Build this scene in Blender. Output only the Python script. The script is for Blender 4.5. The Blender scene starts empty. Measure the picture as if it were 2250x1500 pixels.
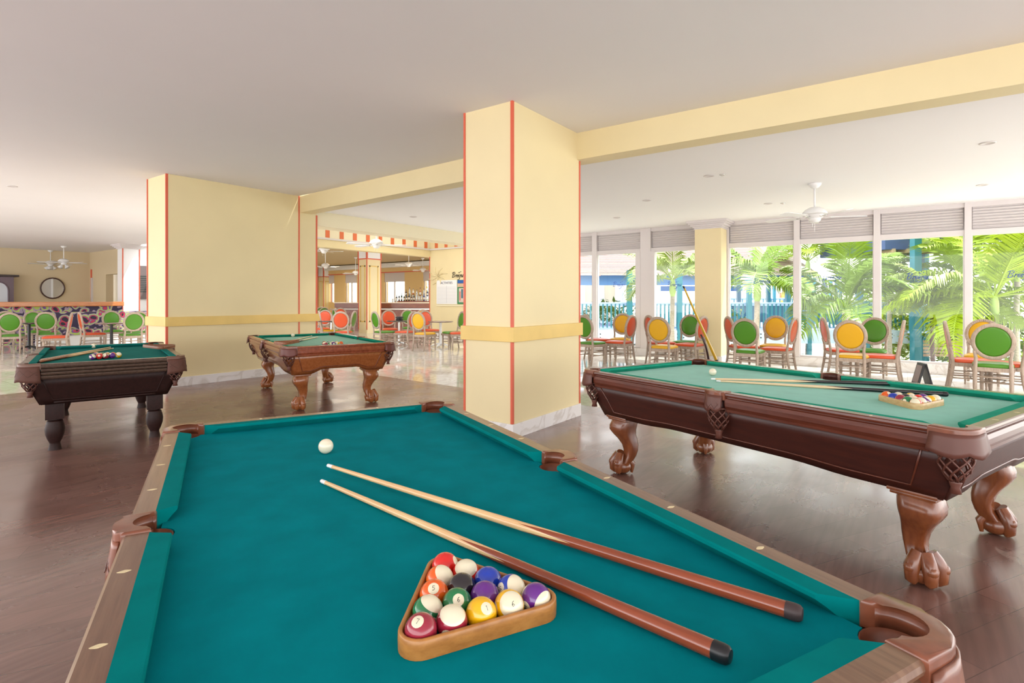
import bpy, bmesh, math, random
from mathutils import Vector, Matrix, Quaternion
R = math.radians
SC = bpy.context.scene
C = SC.collection

# ---------------------------------------------------------------- camera
F, CY, YB, HC = 1200.0, 658.0, 0.944, 1.36      # focal length in px (2250 wide), horizon row, yaw, eye height
cc, ss = math.cos(YB), math.sin(YB)
cam = bpy.data.cameras.new('camera'); cam_o = bpy.data.objects.new('camera', cam); C.objects.link(cam_o)
cam.sensor_fit = 'HORIZONTAL'; cam.sensor_width = 36.0; cam.lens = 36.0 * F / 2250.0
cam.shift_y = (CY - 750.0) / 2250.0
cam.clip_start = 0.05; cam.clip_end = 400
cam_o.location = (0, 0, HC); cam_o.rotation_euler = (math.pi / 2, 0, -YB)
SC.camera = cam_o

# ---------------------------------------------------------------- world, sun, exposure
SC.view_settings.view_transform = 'Standard'; SC.view_settings.look = 'None'
SC.view_settings.exposure = 0.92; SC.view_settings.gamma = 1.0; SC.view_settings.use_curve_mapping = False
W = bpy.data.worlds.new('daylight'); SC.world = W; W.use_nodes = True
wn = W.node_tree.nodes; wl = W.node_tree.links; wn.clear()
tc = wn.new('ShaderNodeTexCoord'); sx = wn.new('ShaderNodeSeparateXYZ'); rp = wn.new('ShaderNodeValToRGB')
mr = wn.new('ShaderNodeMapRange'); mr.inputs[1].default_value = -0.3; mr.inputs[2].default_value = 0.9
bg = wn.new('ShaderNodeBackground'); wo = wn.new('ShaderNodeOutputWorld')
wl.new(tc.outputs['Generated'], sx.inputs[0]); wl.new(sx.outputs[2], mr.inputs[0]); wl.new(mr.outputs[0], rp.inputs[0])
wl.new(rp.outputs[0], bg.inputs[0]); wl.new(bg.outputs[0], wo.inputs[0])
e = rp.color_ramp.elements
e[0].position = 0.0; e[0].color = (0.97, 0.93, 0.92, 1)
e[1].position = 1.0; e[1].color = (0.80, 0.88, 1.0, 1)
m_ = rp.color_ramp.elements.new(0.22); m_.color = (1.0, 0.97, 0.96, 1)
m_ = rp.color_ramp.elements.new(0.30); m_.color = (1.0, 0.99, 0.97, 1)
bg.inputs[1].default_value = 2.3
sun = bpy.data.lights.new('sun', 'SUN'); sun.energy = 3.6; sun.angle = R(0.6); sun.color = (1, 0.96, 0.88)
sun_o = bpy.data.objects.new('sun', sun); C.objects.link(sun_o)
sun_o.rotation_euler = Vector((-0.36, 0.34, -0.87)).to_track_quat('-Z', 'Y').to_euler()

# ---------------------------------------------------------------- helpers
def ray(px, py):
    a = (px - 1125) / F; b = -(py - CY) / F
    return Vector((cc * a + ss, -ss * a + cc, b))
EYE = Vector((0, 0, HC))
def PZ(px, py, z):
    d = ray(px, py); return EYE + d * ((z - HC) / d.z)
def PX(px, py, x):
    d = ray(px, py); return EYE + d * (x / d.x)
def PY(px, py, y):
    d = ray(px, py); return EYE + d * (y / d.y)
def PD(px, py, dep): return EYE + ray(px, py) * dep
RIGHT = Vector((cc, -ss, 0)); FWD = Vector((ss, cc, 0)); UP = Vector((0, 0, 1))

def nodes_mat(name):
    m = bpy.data.materials.new(name); m.use_nodes = True
    nt = m.node_tree; return m, nt, nt.nodes['Principled BSDF']
def setc(b, k, v):
    if k in b.inputs: b.inputs[k].default_value = v
def mat(name, col, rough=0.5, metal=0.0, spec=0.5, var=0.0, scale=8.0, bump=0.0, coat=0.0, emit=None, es=1.0, sheen=0.0, stretch=None):
    m, nt, b = nodes_mat(name)
    c = (col[0], col[1], col[2], 1)
    setc(b, 'Base Color', c); setc(b, 'Roughness', rough); setc(b, 'Metallic', metal); setc(b, 'Specular IOR Level', spec)
    setc(b, 'Coat Weight', coat); setc(b, 'Coat Roughness', 0.12); setc(b, 'Sheen Weight', sheen)
    if emit: setc(b, 'Emission Color', (*emit, 1)); setc(b, 'Emission Strength', es)
    if var > 0 or bump > 0:
        t = nt.nodes.new('ShaderNodeTexCoord'); mp = nt.nodes.new('ShaderNodeMapping')
        mp.inputs['Scale'].default_value = stretch or (1, 1, 1)
        n = nt.nodes.new('ShaderNodeTexNoise'); n.inputs['Scale'].default_value = scale; n.inputs['Detail'].default_value = 5
        nt.links.new(t.outputs['Object'], mp.inputs[0]); nt.links.new(mp.outputs[0], n.inputs['Vector'])
        if var > 0:
            r = nt.nodes.new('ShaderNodeValToRGB')
            r.color_ramp.elements[0].position = 0.3; r.color_ramp.elements[1].position = 0.7
            r.color_ramp.elements[0].color = tuple(x * (1 - var) for x in col) + (1,)
            r.color_ramp.elements[1].color = tuple(min(1, x * (1 + var)) for x in col) + (1,)
            nt.links.new(n.outputs[0], r.inputs[0]); nt.links.new(r.outputs[0], b.inputs['Base Color'])
        if bump > 0:
            bp = nt.nodes.new('ShaderNodeBump'); bp.inputs['Strength'].default_value = bump; bp.inputs['Distance'].default_value = 0.004
            nt.links.new(n.outputs[0], bp.inputs['Height']); nt.links.new(bp.outputs[0], b.inputs['Normal'])
    return m
def wood(name, c1, c2, rough=0.3, scale=3.0, stretch=(1, 12, 12), coat=0.3, bump=0.0):
    m, nt, b = nodes_mat(name)
    t = nt.nodes.new('ShaderNodeTexCoord'); mp = nt.nodes.new('ShaderNodeMapping'); mp.inputs['Scale'].default_value = stretch
    n = nt.nodes.new('ShaderNodeTexNoise'); n.inputs['Scale'].default_value = scale; n.inputs['Detail'].default_value = 8; n.inputs['Roughness'].default_value = 0.6
    r = nt.nodes.new('ShaderNodeValToRGB'); r.color_ramp.elements[0].position = 0.32; r.color_ramp.elements[1].position = 0.68
    r.color_ramp.elements[0].color = (*c1, 1); r.color_ramp.elements[1].color = (*c2, 1)
    nt.links.new(t.outputs['Object'], mp.inputs[0]); nt.links.new(mp.outputs[0], n.inputs['Vector'])
    nt.links.new(n.outputs[0], r.inputs[0]); nt.links.new(r.outputs[0], b.inputs['Base Color'])
    setc(b, 'Roughness', rough); setc(b, 'Coat Weight', coat); setc(b, 'Coat Roughness', 0.15)
    return m

class MB:
    def __init__(s): s.bm = bmesh.new()
    def box(s, c, d, rot=None, bev=0.0, taper=None):
        M = Matrix.Translation(c) @ (rot.to_4x4() if rot is not None else Matrix.Identity(4))
        r = bmesh.ops.create_cube(s.bm, size=1.0)
        vs = r['verts']
        for v in vs:
            k = 1.0
            if taper is not None and v.co.z > 0: v.co.x *= taper[0]; v.co.y *= taper[1]
            v.co = Vector((v.co.x * d[0], v.co.y * d[1], v.co.z * d[2]))
        if bev > 0:
            es = list({e_ for v in vs for e_ in v.link_edges})
            rr = bmesh.ops.bevel(s.bm, geom=es, offset=bev, segments=2, profile=0.7, affect='EDGES')
            vs = list({v for f in rr['faces'] for v in f.verts} | {v for v in vs if v.is_valid})
        for v in vs: v.co = M @ v.co
        return s
    def b2(s, x0, x1, y0, y1, z0, z1, bev=0.0):
        return s.box(((x0 + x1) / 2, (y0 + y1) / 2, (z0 + z1) / 2), (abs(x1 - x0), abs(y1 - y0), abs(z1 - z0)), None, bev)
    def loft(s, rings, cap=True, closed=True):
        vr = [[s.bm.verts.new(p) for p in r] for r in rings]
        n = len(vr[0])
        for a, b in zip(vr[:-1], vr[1:]):
            for i in range(n if closed else n - 1):
                j = (i + 1) % n
                try: s.bm.faces.new((a[i], a[j], b[j], b[i]))
                except ValueError: pass
        if cap and closed:
            try: s.bm.faces.new(list(reversed(vr[0]))); s.bm.faces.new(vr[-1])
            except ValueError: pass
        return s
    def tube(s, pts, r, n=8, cap=True, flat=1.0, closed=False):
        pts = [Vector(p) for p in pts]
        rs = r if isinstance(r, (list, tuple)) else [r] * len(pts)
        rings = []; prev = None
        for i, p in enumerate(pts):
            if closed: t = pts[(i + 1) % len(pts)] - pts[i - 1]
            elif i == 0: t = pts[1] - pts[0]
            elif i == len(pts) - 1: t = pts[-1] - pts[-2]
            else: t = pts[i + 1] - pts[i - 1]
            t.normalize()
            if prev is None:
                a = Vector((0, 0, 1)) if abs(t.z) < 0.9 else Vector((1, 0, 0))
                nx = t.cross(a).normalized()
            else:
                nx = (prev - t * prev.dot(t)).normalized()
            prev = nx; ny = t.cross(nx)
            rings.append([p + (nx * math.cos(2 * math.pi * k / n) + ny * math.sin(2 * math.pi * k / n) * flat) * rs[i] for k in range(n)])
        if closed: rings.append(rings[0])
        s.loft(rings, cap and not closed)
        if closed: bmesh.ops.remove_doubles(s.bm, verts=s.bm.verts, dist=1e-6)
        return s
    def lathe(s, prof, n=16, c=(0, 0, 0), M=None, a0=0.0, a1=2 * math.pi):
        full = abs(a1 - a0 - 2 * math.pi) < 1e-6
        rings = []
        for r, z in prof:
            rings.append([Vector((c[0] + max(r, 1e-5) * math.cos(a0 + (a1 - a0) * k / (n if full else n - 1)), c[1] + max(r, 1e-5) * math.sin(a0 + (a1 - a0) * k / (n if full else n - 1)), c[2] + z)) for k in range(n)])
        if M is not None: rings = [[M @ p for p in r] for r in rings]
        s.loft(rings, cap=full, closed=full); return s
    def sph(s, c, r, sc=(1, 1, 1), u=16, v=10, rot=None):
        M = Matrix.Translation(c) @ (rot.to_4x4() if rot is not None else Matrix.Identity(4)) @ Matrix.Diagonal((sc[0], sc[1], sc[2], 1))
        bmesh.ops.create_uvsphere(s.bm, u_segments=u, v_segments=v, radius=r, matrix=M); return s
    def poly(s, pts, z0, z1, bev=0.0):
        a = [s.bm.verts.new((p[0], p[1], z1)) for p in pts]; b = [s.bm.verts.new((p[0], p[1], z0)) for p in pts]
        n = len(pts)
        top = s.bm.faces.new(a); s.bm.faces.new(list(reversed(b)))
        for i in range(n):
            j = (i + 1) % n; s.bm.faces.new((a[j], a[i], b[i], b[j]))
        if bev > 0:
            bmesh.ops.bevel(s.bm, geom=list(top.edges), offset=bev, segments=3, profile=0.6, affect='EDGES')
        return s
    def quad(s, *p):
        s.bm.faces.new([s.bm.verts.new(q) for q in p]); return s
    def xf(s, M):
        for v in s.bm.verts: v.co = M @ v.co
        return s
    def build(s, name, m=None, parent=None, smooth=False, sub=0, solid=0.0, auto=None):
        bmesh.ops.recalc_face_normals(s.bm, faces=s.bm.faces)
        me = bpy.data.meshes.new(name)
        if auto is not None:
            for f in s.bm.faces: f.smooth = True
            for e_ in s.bm.edges:
                if len(e_.link_faces) == 2 and e_.calc_face_angle(0) > auto: e_.smooth = False
        elif smooth:
            for f in s.bm.faces: f.smooth = True
        s.bm.to_mesh(me); s.bm.free()
        o = bpy.data.objects.new(name, me); C.objects.link(o)
        if m is not None:
            for q in (m if isinstance(m, (list, tuple)) else [m]): me.materials.append(q)
        if parent is not None: o.parent = parent
        if solid: md = o.modifiers.new('solid', 'SOLIDIFY'); md.thickness = solid; md.offset = 0
        if sub: md = o.modifiers.new('sub', 'SUBSURF'); md.levels = sub; md.render_levels = sub
        return o
def tag(o, label=None, cat=None, group=None, kind=None):
    if label: o['label'] = label
    if cat: o['category'] = cat
    if group: o['group'] = group
    if kind: o['kind'] = kind
    return o
def thing(name, loc=(0, 0, 0), rz=0, label=None, cat=None, group=None):
    o = bpy.data.objects.new(name, None); C.objects.link(o); o.location = loc; o.rotation_euler = (0, 0, rz)
    o.empty_display_size = 0.1
    return tag(o, label, cat, group)
def struct(o): o['kind'] = 'structure'; return o
def kids(o): return [c for c in bpy.data.objects if c.parent == o]
KC = {}
def copy_tree(o, parent=None):
    if o.name not in KC: KC[o.name] = kids(o)
    c = o.copy(); C.objects.link(c); c.parent = parent
    for k in KC[o.name]: copy_tree(k, c)
    return c
def strokes(parent, name, lines, size, r, m, M):
    """hand lettering: polylines in a unit box drawn as thin tubes, placed by matrix M"""
    b = MB()
    for ln in lines:
        pts = [M @ Vector((x * size, y * size, 0)) for x, y in ln]
        if len(pts) > 1: b.tube(pts, r, 4)
    return b.build(name, m, parent)
def arc(cx, cy, rx, ry, a0, a1, n=8):
    return [(cx + rx * math.cos(R(a0 + (a1 - a0) * i / n)), cy + ry * math.sin(R(a0 + (a1 - a0) * i / n))) for i in range(n + 1)]
# the word "Breezes" in a slanted brush hand
def script_word():
    L = []
    sl = lambda x, y: (x + 0.28 * y, y)
    L.append([(0.10, -0.05), (0.16, 0.9)])                       # B stem
    L.append([(-0.12, 0.78), (0.05, 0.95), (0.42, 1.0), (0.62, 0.85), (0.5, 0.62), (0.22, 0.5), (0.55, 0.42), (0.62, 0.2), (0.45, 0.0), (0.14, -0.02)])
    x = 0.82
    L.append([(x, 0.0), (x + 0.06, 0.48), (x + 0.12, 0.34), (x + 0.26, 0.5)]); x += 0.32
    for ch in 'eezes':
        if ch == 'e':
            L.append([(x, 0.22), (x + 0.2, 0.27), (x + 0.24, 0.42), (x + 0.12, 0.5), (x + 0.02, 0.36), (x + 0.02, 0.12), (x + 0.14, 0.0), (x + 0.3, 0.1)])
        elif ch == 'z':
            L.append([(x, 0.46), (x + 0.26, 0.48), (x + 0.04, 0.06), (x + 0.2, 0.02), (x + 0.16, -0.32), (x - 0.1, -0.52), (x - 0.3, -0.42)])
            L.append([(x - 0.1, -0.7), (x - 0.06, -0.7)])
        else:
            L.append([(x, 0.05), (x + 0.2, 0.5), (x + 0.1, 0.3), (x + 0.22, 0.14), (x + 0.12, 0.0), (x - 0.02, 0.04)])
        x += 0.36
    L.append([(1.5, 0.8), (1.62, 0.9), (1.8, 0.84)]); L.append([(1.9, 1.0), (2.0, 1.06), (2.1, 1.0)])
    return [[sl(*p) for p in l] for l in L]
WORD = script_word()

# ---------------------------------------------------------------- materials
M = {}
M['wall'] = mat('cream_yellow_paint', (0.80, 0.68, 0.40), 0.5, var=0.03, scale=1.2)
M['wall_lt'] = mat('pale_cream_paint', (0.86, 0.78, 0.56), 0.55)
M['wall_bei'] = mat('beige_paint', (0.70, 0.58, 0.38), 0.6)
M['band'] = mat('mustard_band_paint', (0.78, 0.55, 0.17), 0.45, var=0.06, scale=3)
M['red'] = mat('coral_trim_paint', (0.68, 0.12, 0.06), 0.45)
M['orange'] = mat('orange_stripe_paint', (0.72, 0.16, 0.05), 0.5)
M['ceil'] = mat('ceiling_white', (0.86, 0.83, 0.83), 0.75, var=0.015, scale=0.6)
M['ceil2'] = mat('ceiling_white_bright', (0.92, 0.91, 0.92), 0.75)
M['white'] = mat('white_gloss_paint', (0.70, 0.655, 0.65), 0.4)
M['whitep'] = mat('bright_white', (0.86, 0.86, 0.86), 0.4)
M['black'] = mat('black_plastic', (0.012, 0.012, 0.014), 0.35)
M['dark'] = mat('dark_wood_far', (0.05, 0.018, 0.01), 0.35)
M['chrome'] = mat('brushed_steel', (0.75, 0.75, 0.76), 0.25, metal=1.0)
M['lampglow'] = mat('lamp_glow', (1, 1, 1), 0.5, emit=(1, 0.93, 0.8), es=6)
def marble(name, base, tile, sx_=0.6, rough=0.06):
    m, nt, b = nodes_mat(name)
    t = nt.nodes.new('ShaderNodeTexCoord')
    n = nt.nodes.new('ShaderNodeTexNoise'); n.inputs['Scale'].default_value = 2.2; n.inputs['Detail'].default_value = 9; n.inputs['Distortion'].default_value = 1.6
    r = nt.nodes.new('ShaderNodeValToRGB')
    r.color_ramp.elements[0].position = 0.46; r.color_ramp.elements[0].color = (*base, 1)
    r.color_ramp.elements[1].position = 0.58; r.color_ramp.elements[1].color = (*base, 1)
    v = r.color_ramp.elements.new(0.505); v.color = (base[0] * 0.82, base[1] * 0.79, base[2] * 0.76, 1)
    nt.links.new(t.outputs['Object'], n.inputs['Vector']); nt.links.new(n.outputs[0], r.inputs[0])
    out = r.outputs[0]
    if tile:
        k = nt.nodes.new('ShaderNodeTexBrick'); k.offset = 0; k.inputs['Scale'].default_value = 1.0
        k.inputs['Brick Width'].default_value = sx_; k.inputs['Row Height'].default_value = sx_; k.inputs['Mortar Size'].default_value = 0.004
        k.inputs['Mortar'].default_value = (0.45, 0.42, 0.38, 1)
        nt.links.new(t.outputs['Object'], k.inputs['Vector']); nt.links.new(out, k.inputs['Color1']); nt.links.new(out, k.inputs['Color2'])
        out = k.outputs[0]
    nt.links.new(out, b.inputs['Base Color']); setc(b, 'Roughness', rough)
    return m
M['tile'] = marble('polished_marble_tile', (0.74, 0.70, 0.64), True)
M['skirt'] = marble('marble_skirting', (0.80, 0.77, 0.76), False, rough=0.25)
# plank floor
m, nt, b = nodes_mat('brown_plank_floor'); M['plank'] = m
t = nt.nodes.new('ShaderNodeTexCoord'); mp = nt.nodes.new('ShaderNodeMapping'); mp.inputs['Rotation'].default_value = (0, 0, R(30))
k = nt.nodes.new('ShaderNodeTexBrick'); k.inputs['Brick Width'].default_value = 1.2; k.inputs['Row Height'].default_value = 0.16; k.inputs['Mortar Size'].default_value = 0.0015; k.inputs['Scale'].default_value = 1.0
k.inputs['Color1'].default_value = (0.165, 0.085, 0.068, 1); k.inputs['Color2'].default_value = (0.210, 0.108, 0.086, 1); k.inputs['Mortar'].default_value = (0.09, 0.045, 0.035, 1)
mp2 = nt.nodes.new('ShaderNodeMapping'); mp2.inputs['Rotation'].default_value = (0, 0, R(30)); mp2.inputs['Scale'].default_value = (1.2, 16, 1)
n = nt.nodes.new('ShaderNodeTexNoise'); n.inputs['Scale'].default_value = 1.6; n.inputs['Detail'].default_value = 8
mx = nt.nodes.new('ShaderNodeMixRGB'); mx.blend_type = 'OVERLAY'; mx.inputs[0].default_value = 0.55
n2 = nt.nodes.new('ShaderNodeTexNoise'); n2.inputs['Scale'].default_value = 1.4; n2.inputs['Detail'].default_value = 6
rr = nt.nodes.new('ShaderNodeMapRange'); rr.inputs[1].default_value = 0.35; rr.inputs[2].default_value = 0.7; rr.inputs[3].default_value = 0.19; rr.inputs[4].default_value = 0.38
nt.links.new(t.outputs['Object'], mp.inputs[0]); nt.links.new(mp.outputs[0], k.inputs['Vector']); nt.links.new(t.outputs['Object'], mp2.inputs[0]); nt.links.new(mp2.outputs[0], n.inputs['Vector'])
nt.links.new(k.outputs[0], mx.inputs[1]); nt.links.new(n.outputs[0], mx.inputs[2]); nt.links.new(mx.outputs[0], b.inputs['Base Color'])
nt.links.new(t.outputs['Object'], n2.inputs['Vector']); nt.links.new(n2.outputs[0], rr.inputs[0]); nt.links.new(rr.outputs[0], b.inputs['Roughness'])
setc(b, 'Specular IOR Level', 1.0); setc(b, 'Coat Weight', 0.25); setc(b, 'Coat Roughness', 0.15)
# thin glass
def glass(name, tint=(1, 1, 1), k=1.0):
    m = bpy.data.materials.new(name); m.use_nodes = True; nt = m.node_tree; nt.nodes.clear()
    o = nt.nodes.new('ShaderNodeOutputMaterial'); mx = nt.nodes.new('ShaderNodeMixShader'); tr = nt.nodes.new('ShaderNodeBsdfTransparent'); gl = nt.nodes.new('ShaderNodeBsdfGlossy')
    lw = nt.nodes.new('ShaderNodeLayerWeight'); lw.inputs[0].default_value = 0.5
    pw = nt.nodes.new('ShaderNodeMath'); pw.operation = 'POWER'; pw.inputs[1].default_value = 5.0; nt.links.new(lw.outputs['Facing'], pw.inputs[0])
    fr = nt.nodes.new('ShaderNodeMath'); fr.operation = 'MULTIPLY_ADD'; fr.inputs[1].default_value = 0.35; fr.inputs[2].default_value = 0.025; nt.links.new(pw.outputs[0], fr.inputs[0])
    tr.inputs[0].default_value = (*tint, 1); gl.inputs['Roughness'].default_value = 0.0
    nt.links.new(fr.outputs[0], mx.inputs[0]); nt.links.new(tr.outputs[0], mx.inputs[1]); nt.links.new(gl.outputs[0], mx.inputs[2]); nt.links.new(mx.outputs[0], o.inputs[0])
    return m
M['glass'] = glass('window_glass', (0.97, 0.99, 0.98))
# bird-print / abstract upholstery
m, nt, b = nodes_mat('abstract_print_upholstery'); M['print'] = m
t = nt.nodes.new('ShaderNodeTexCoord'); v = nt.nodes.new('ShaderNodeTexVoronoi'); v.inputs['Scale'].default_value = 4.2; v.inputs['Randomness'].default_value = 0.75
nz = nt.nodes.new('ShaderNodeTexNoise'); nz.inputs['Scale'].default_value = 2.0
ad = nt.nodes.new('ShaderNodeMixRGB'); ad.blend_type = 'ADD'; ad.inputs[0].default_value = 0.35
nt.links.new(t.outputs['Object'], nz.inputs['Vector']); nt.links.new(t.outputs['Object'], ad.inputs[1]); nt.links.new(nz.outputs[1], ad.inputs[2]); nt.links.new(ad.outputs[0], v.inputs['Vector'])
r = nt.nodes.new('ShaderNodeValToRGB'); r.color_ramp.interpolation = 'CONSTANT'
cols = [(0.0, (0.02, 0.015, 0.04)), (0.28, (0.50, 0.04, 0.08)), (0.37, (0.16, 0.07, 0.30)), (0.43, (0.42, 0.55, 0.12)), (0.53, (0.34, 0.26, 0.36)), (0.62, (0.03, 0.02, 0.06))]
r.color_ramp.elements[0].position = 0; r.color_ramp.elements[0].color = (*cols[0][1], 1); r.color_ramp.elements[1].position = 0.28; r.color_ramp.elements[1].color = (*cols[1][1], 1)
for p_, c_ in cols[2:]: q = r.color_ramp.elements.new(p_); q.color = (*c_, 1)
nt.links.new(v.outputs['Distance'], r.inputs[0]); nt.links.new(r.outputs[0], b.inputs['Base Color']); setc(b, 'Roughness', 0.6)

CH = {'green': mat('lime_green_vinyl', (0.065, 0.235, 0.006), 0.35), 'orange': mat('orange_vinyl', (0.66, 0.080, 0.018), 0.35), 'yellow': mat('amber_yellow_vinyl', (0.74, 0.40, 0.008), 0.35)}
M['chairwood'] = wood('taupe_washed_wood', (0.36, 0.27, 0.21), (0.50, 0.40, 0.32), 0.5, 6, (10, 10, 2), 0.0)
M['maple'] = wood('pale_maple', (0.78, 0.52, 0.26), (0.86, 0.62, 0.36), 0.25, 4, (1, 10, 10), 0.5)
M['ferrule'] = mat('white_ferrule', (0.85, 0.85, 0.85), 0.3)
M['leather'] = mat('brown_pocket_leather', (0.20, 0.062, 0.03), 0.3, var=0.25, scale=20, coat=0.4)
M['leather2'] = mat('dark_brown_leather', (0.10, 0.035, 0.025), 0.4, var=0.2, scale=20)
M['net'] = mat('brown_leather_net', (0.13, 0.045, 0.03), 0.4)
M['pearl'] = mat('pearl_inlay', (0.78, 0.66, 0.40), 0.25)
M['ivory'] = mat('ivory_ball', (0.82, 0.76, 0.58), 0.12, coat=0.6)
M['rackwood'] = wood('honey_rack_wood', (0.34, 0.13, 0.025), (0.52, 0.23, 0.055), 0.35, 5, (6, 6, 14), 0.2)
M['rackdark'] = wood('brown_rack_wood', (0.16, 0.05, 0.02), (0.26, 0.09, 0.03), 0.35, 5, (2, 2, 14), 0.2)

def cue_mat(name, light, darkc, x0, A):
    m, nt, b = nodes_mat(name)
    t = nt.nodes.new('ShaderNodeTexCoord'); s = nt.nodes.new('ShaderNodeSeparateXYZ'); nt.links.new(t.outputs['Object'], s.inputs[0])
    def mth(op, a, bb=None):
        q = nt.nodes.new('ShaderNodeMath'); q.operation = op
        for i, v_ in enumerate((a, bb)):
            if v_ is None: continue
            if isinstance(v_, (int, float)): q.inputs[i].default_value = v_
            else: nt.links.new(v_, q.inputs[i])
        return q.outputs[0]
    an = mth('ARCTAN2', s.outputs[1], s.outputs[2]); fr = mth('FRACT', mth('MULTIPLY', mth('ADD', an, 10.3), 4 / (2 * math.pi)))
    tri = mth('MULTIPLY', mth('ABSOLUTE', mth('SUBTRACT', fr, 0.5)), 2 * A)
    k = mth('GREATER_THAN', s.outputs[0], mth('ADD', tri, x0))
    mp = nt.nodes.new('ShaderNodeMapping'); mp.inputs['Scale'].default_value = (2, 60, 60); nt.links.new(t.outputs['Object'], mp.inputs[0])
    n = nt.nodes.new('ShaderNodeTexNoise'); n.inputs['Scale'].default_value = 2; nt.links.new(mp.outputs[0], n.inputs['Vector'])
    mx = nt.nodes.new('ShaderNodeMixRGB'); nt.links.new(k, mx.inputs[0]); mx.inputs[1].default_value = (*darkc, 1); mx.inputs[2].default_value = (*light, 1)
    m2 = nt.nodes.new('ShaderNodeMixRGB'); m2.blend_type = 'OVERLAY'; m2.inputs[0].default_value = 0.35; nt.links.new(mx.outputs[0], m2.inputs[1]); nt.links.new(n.outputs[0], m2.inputs[2])
    nt.links.new(m2.outputs[0], b.inputs['Base Color']); setc(b, 'Roughness', 0.18); setc(b, 'Coat Weight', 0.6); setc(b, 'Coat Roughness', 0.08)
    return m
M['cue_red'] = cue_mat('maple_and_mahogany_cue', (0.78, 0.50, 0.24), (0.27, 0.055, 0.018), 0.50, 0.16)
M['cue_black'] = cue_mat('maple_and_ebony_cue', (0.82, 0.60, 0.36), (0.012, 0.010, 0.012), 0.50, 0.16)
M['cue_gold'] = cue_mat('golden_varnish_cue', (0.50, 0.30, 0.02), (0.50, 0.30, 0.02), 0.5, 0.1)

# ================================================================ ROOM SHELL
H1, H2 = 3.30, 3.08
def edge_x(y): return 6.2 + (y - 2.7) * 0.064
def flat(name, pts, z, m, up=True):
    b = MB(); b.poly(pts if up else pts, z - 0.06 if up else z, z if up else z + 0.12)
    return struct(b.build(name, m))
flat('floor', [(-5, -7), (edge_x(-7), -7), (edge_x(9.24), 9.24), (edge_x(9.24), 9.9), (3.69, 9.9), (3.69, 10.5), (-5, 10.5)], 0.0, M['plank'])
flat('floor.001', [(edge_x(-7), -7), (12.75, -7), (12.75, 9.3), (24, 9.3), (24, 42), (-3, 42), (-3, 10.5), (3.69, 10.5), (3.69, 9.9), (edge_x(9.24), 9.9), (edge_x(9.24), 9.24)], 0.0, M['tile'])
flat('ceiling', [(-5, -7), (5.72, -7), (5.72, 3.74), (5.98, 9.93), (5.98, 12), (7.95, 17), (7.95, 22.4), (9, 22.4), (9, 29), (-5, 29)], H1, M['ceil'], False)  # notch beside the left hall is an added opening that lets sun in
flat('ceiling.001', [(5.74, -7), (12.9, -7), (12.9, 9.40), (6.0, 9.40), (5.74, 3.74)], H2, M['ceil2'], False)
flat('ceiling.002', [(9.02, 9.45), (15.4, 9.45), (15.4, 14.5), (9.02, 14.5)], 4.1, M['ceil2'], False)
flat('ceiling.003', [(9.02, 14.9), (24, 14.9), (24, 42), (9.02, 42)], 3.45, mat('bar_ceiling_shade', (0.52, 0.40, 0.22), 0.7), False)  # bar room ceiling: its shadow is put into the tan colour
# beams
b = MB(); b.b2(5.60, 5.86, -7, 3.74, 2.99, H1); struct(b.build('trim_1', M['wall']))
b = MB()
for a_, z_ in (((5.62, 3.735), 0), ): pass
b.poly([(5.62, 3.74), (5.88, 3.74), (6.22, 9.24), (5.96, 9.24)], 2.99, H1); struct(b.build('trim_2', M['wall']))
# central column
def pillar(name, x0, x1, y0, y1, h, stripes, band=True, skirt=True, m=None):
    root = bpy.data.objects.new(name, None); C.objects.link(root); struct(root)
    root.location = ((x0 + x1) / 2, (y0 + y1) / 2, 0); L = Matrix.Translation((-root.location.x, -root.location.y, 0))
    b = MB(); b.b2(x0, x1, y0, y1, 0, h); b.xf(L).build('shaft', m or M['wall'], root)
    if band:
        b = MB(); b.b2(x0 - .03, x1 + .03, y0 - .03, y1 + .03, .945, 1.09, 0.006); tag(b.xf(L).build('dado_band', M['band'], root), 'mustard yellow chair rail band')
    if skirt:
        b = MB(); b.b2(x0 - .014, x1 + .014, y0 - .014, y1 + .014, 0, .142, 0.004); tag(b.xf(L).build('skirting', M['skirt'], root), 'white marble skirting')
    for (sx_, sy_, w_) in stripes:
        b = MB(); b.b2(sx_ - .012 if sx_ <= x0 + .01 else sx_ - w_, sx_ + (w_ if sx_ <= x0 + .01 else .012), sy_ - .006, sy_ + (.02), .145, 2.985 if sx_ > x1 - .4 and name != 'wall_x' else h)
        tag(b.xf(L).build('corner_stripe', M['red'], root), 'coral red painted corner stripe')
    return root
pillar('wall_centre_pillar', 4.32, 5.66, 3.12, 3.74, H1, [(4.32, 3.12, .016), (5.66, 3.12, .014)])
b = MB(); b.b2(4.312, 4.33, 3.725, 3.748, .145, H1); o = b.build('corner_stripe', M['red']); o.parent = bpy.data.objects['wall_centre_pillar']; o.matrix_parent_inverse = Matrix.Translation((-4.99, -3.43, 0))
pl = pillar('wall_left_pillar', 3.69, 6.33, 9.24, 9.93, H1, [(3.69, 9.24, .02), (6.33, 9.24, .02)])
for (x_, y_, zt_) in ((5.95, 9.24, H1), (3.69, 9.93, H1)):
    b = MB(); b.b2(x_ - .012, x_ + .012, y_ - .008, y_ + .012, .145, zt_); b.xf(Matrix.Translation((-5.01, -9.585, 0))).build('corner_stripe', M['red'], pl)
# header continuing the left pillar line
b = MB(); b.b2(6.33, 14.9, 9.30, 9.75, 2.80, H2 + .9); struct(b.build('trim_3', M['wall_lt']))
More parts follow.
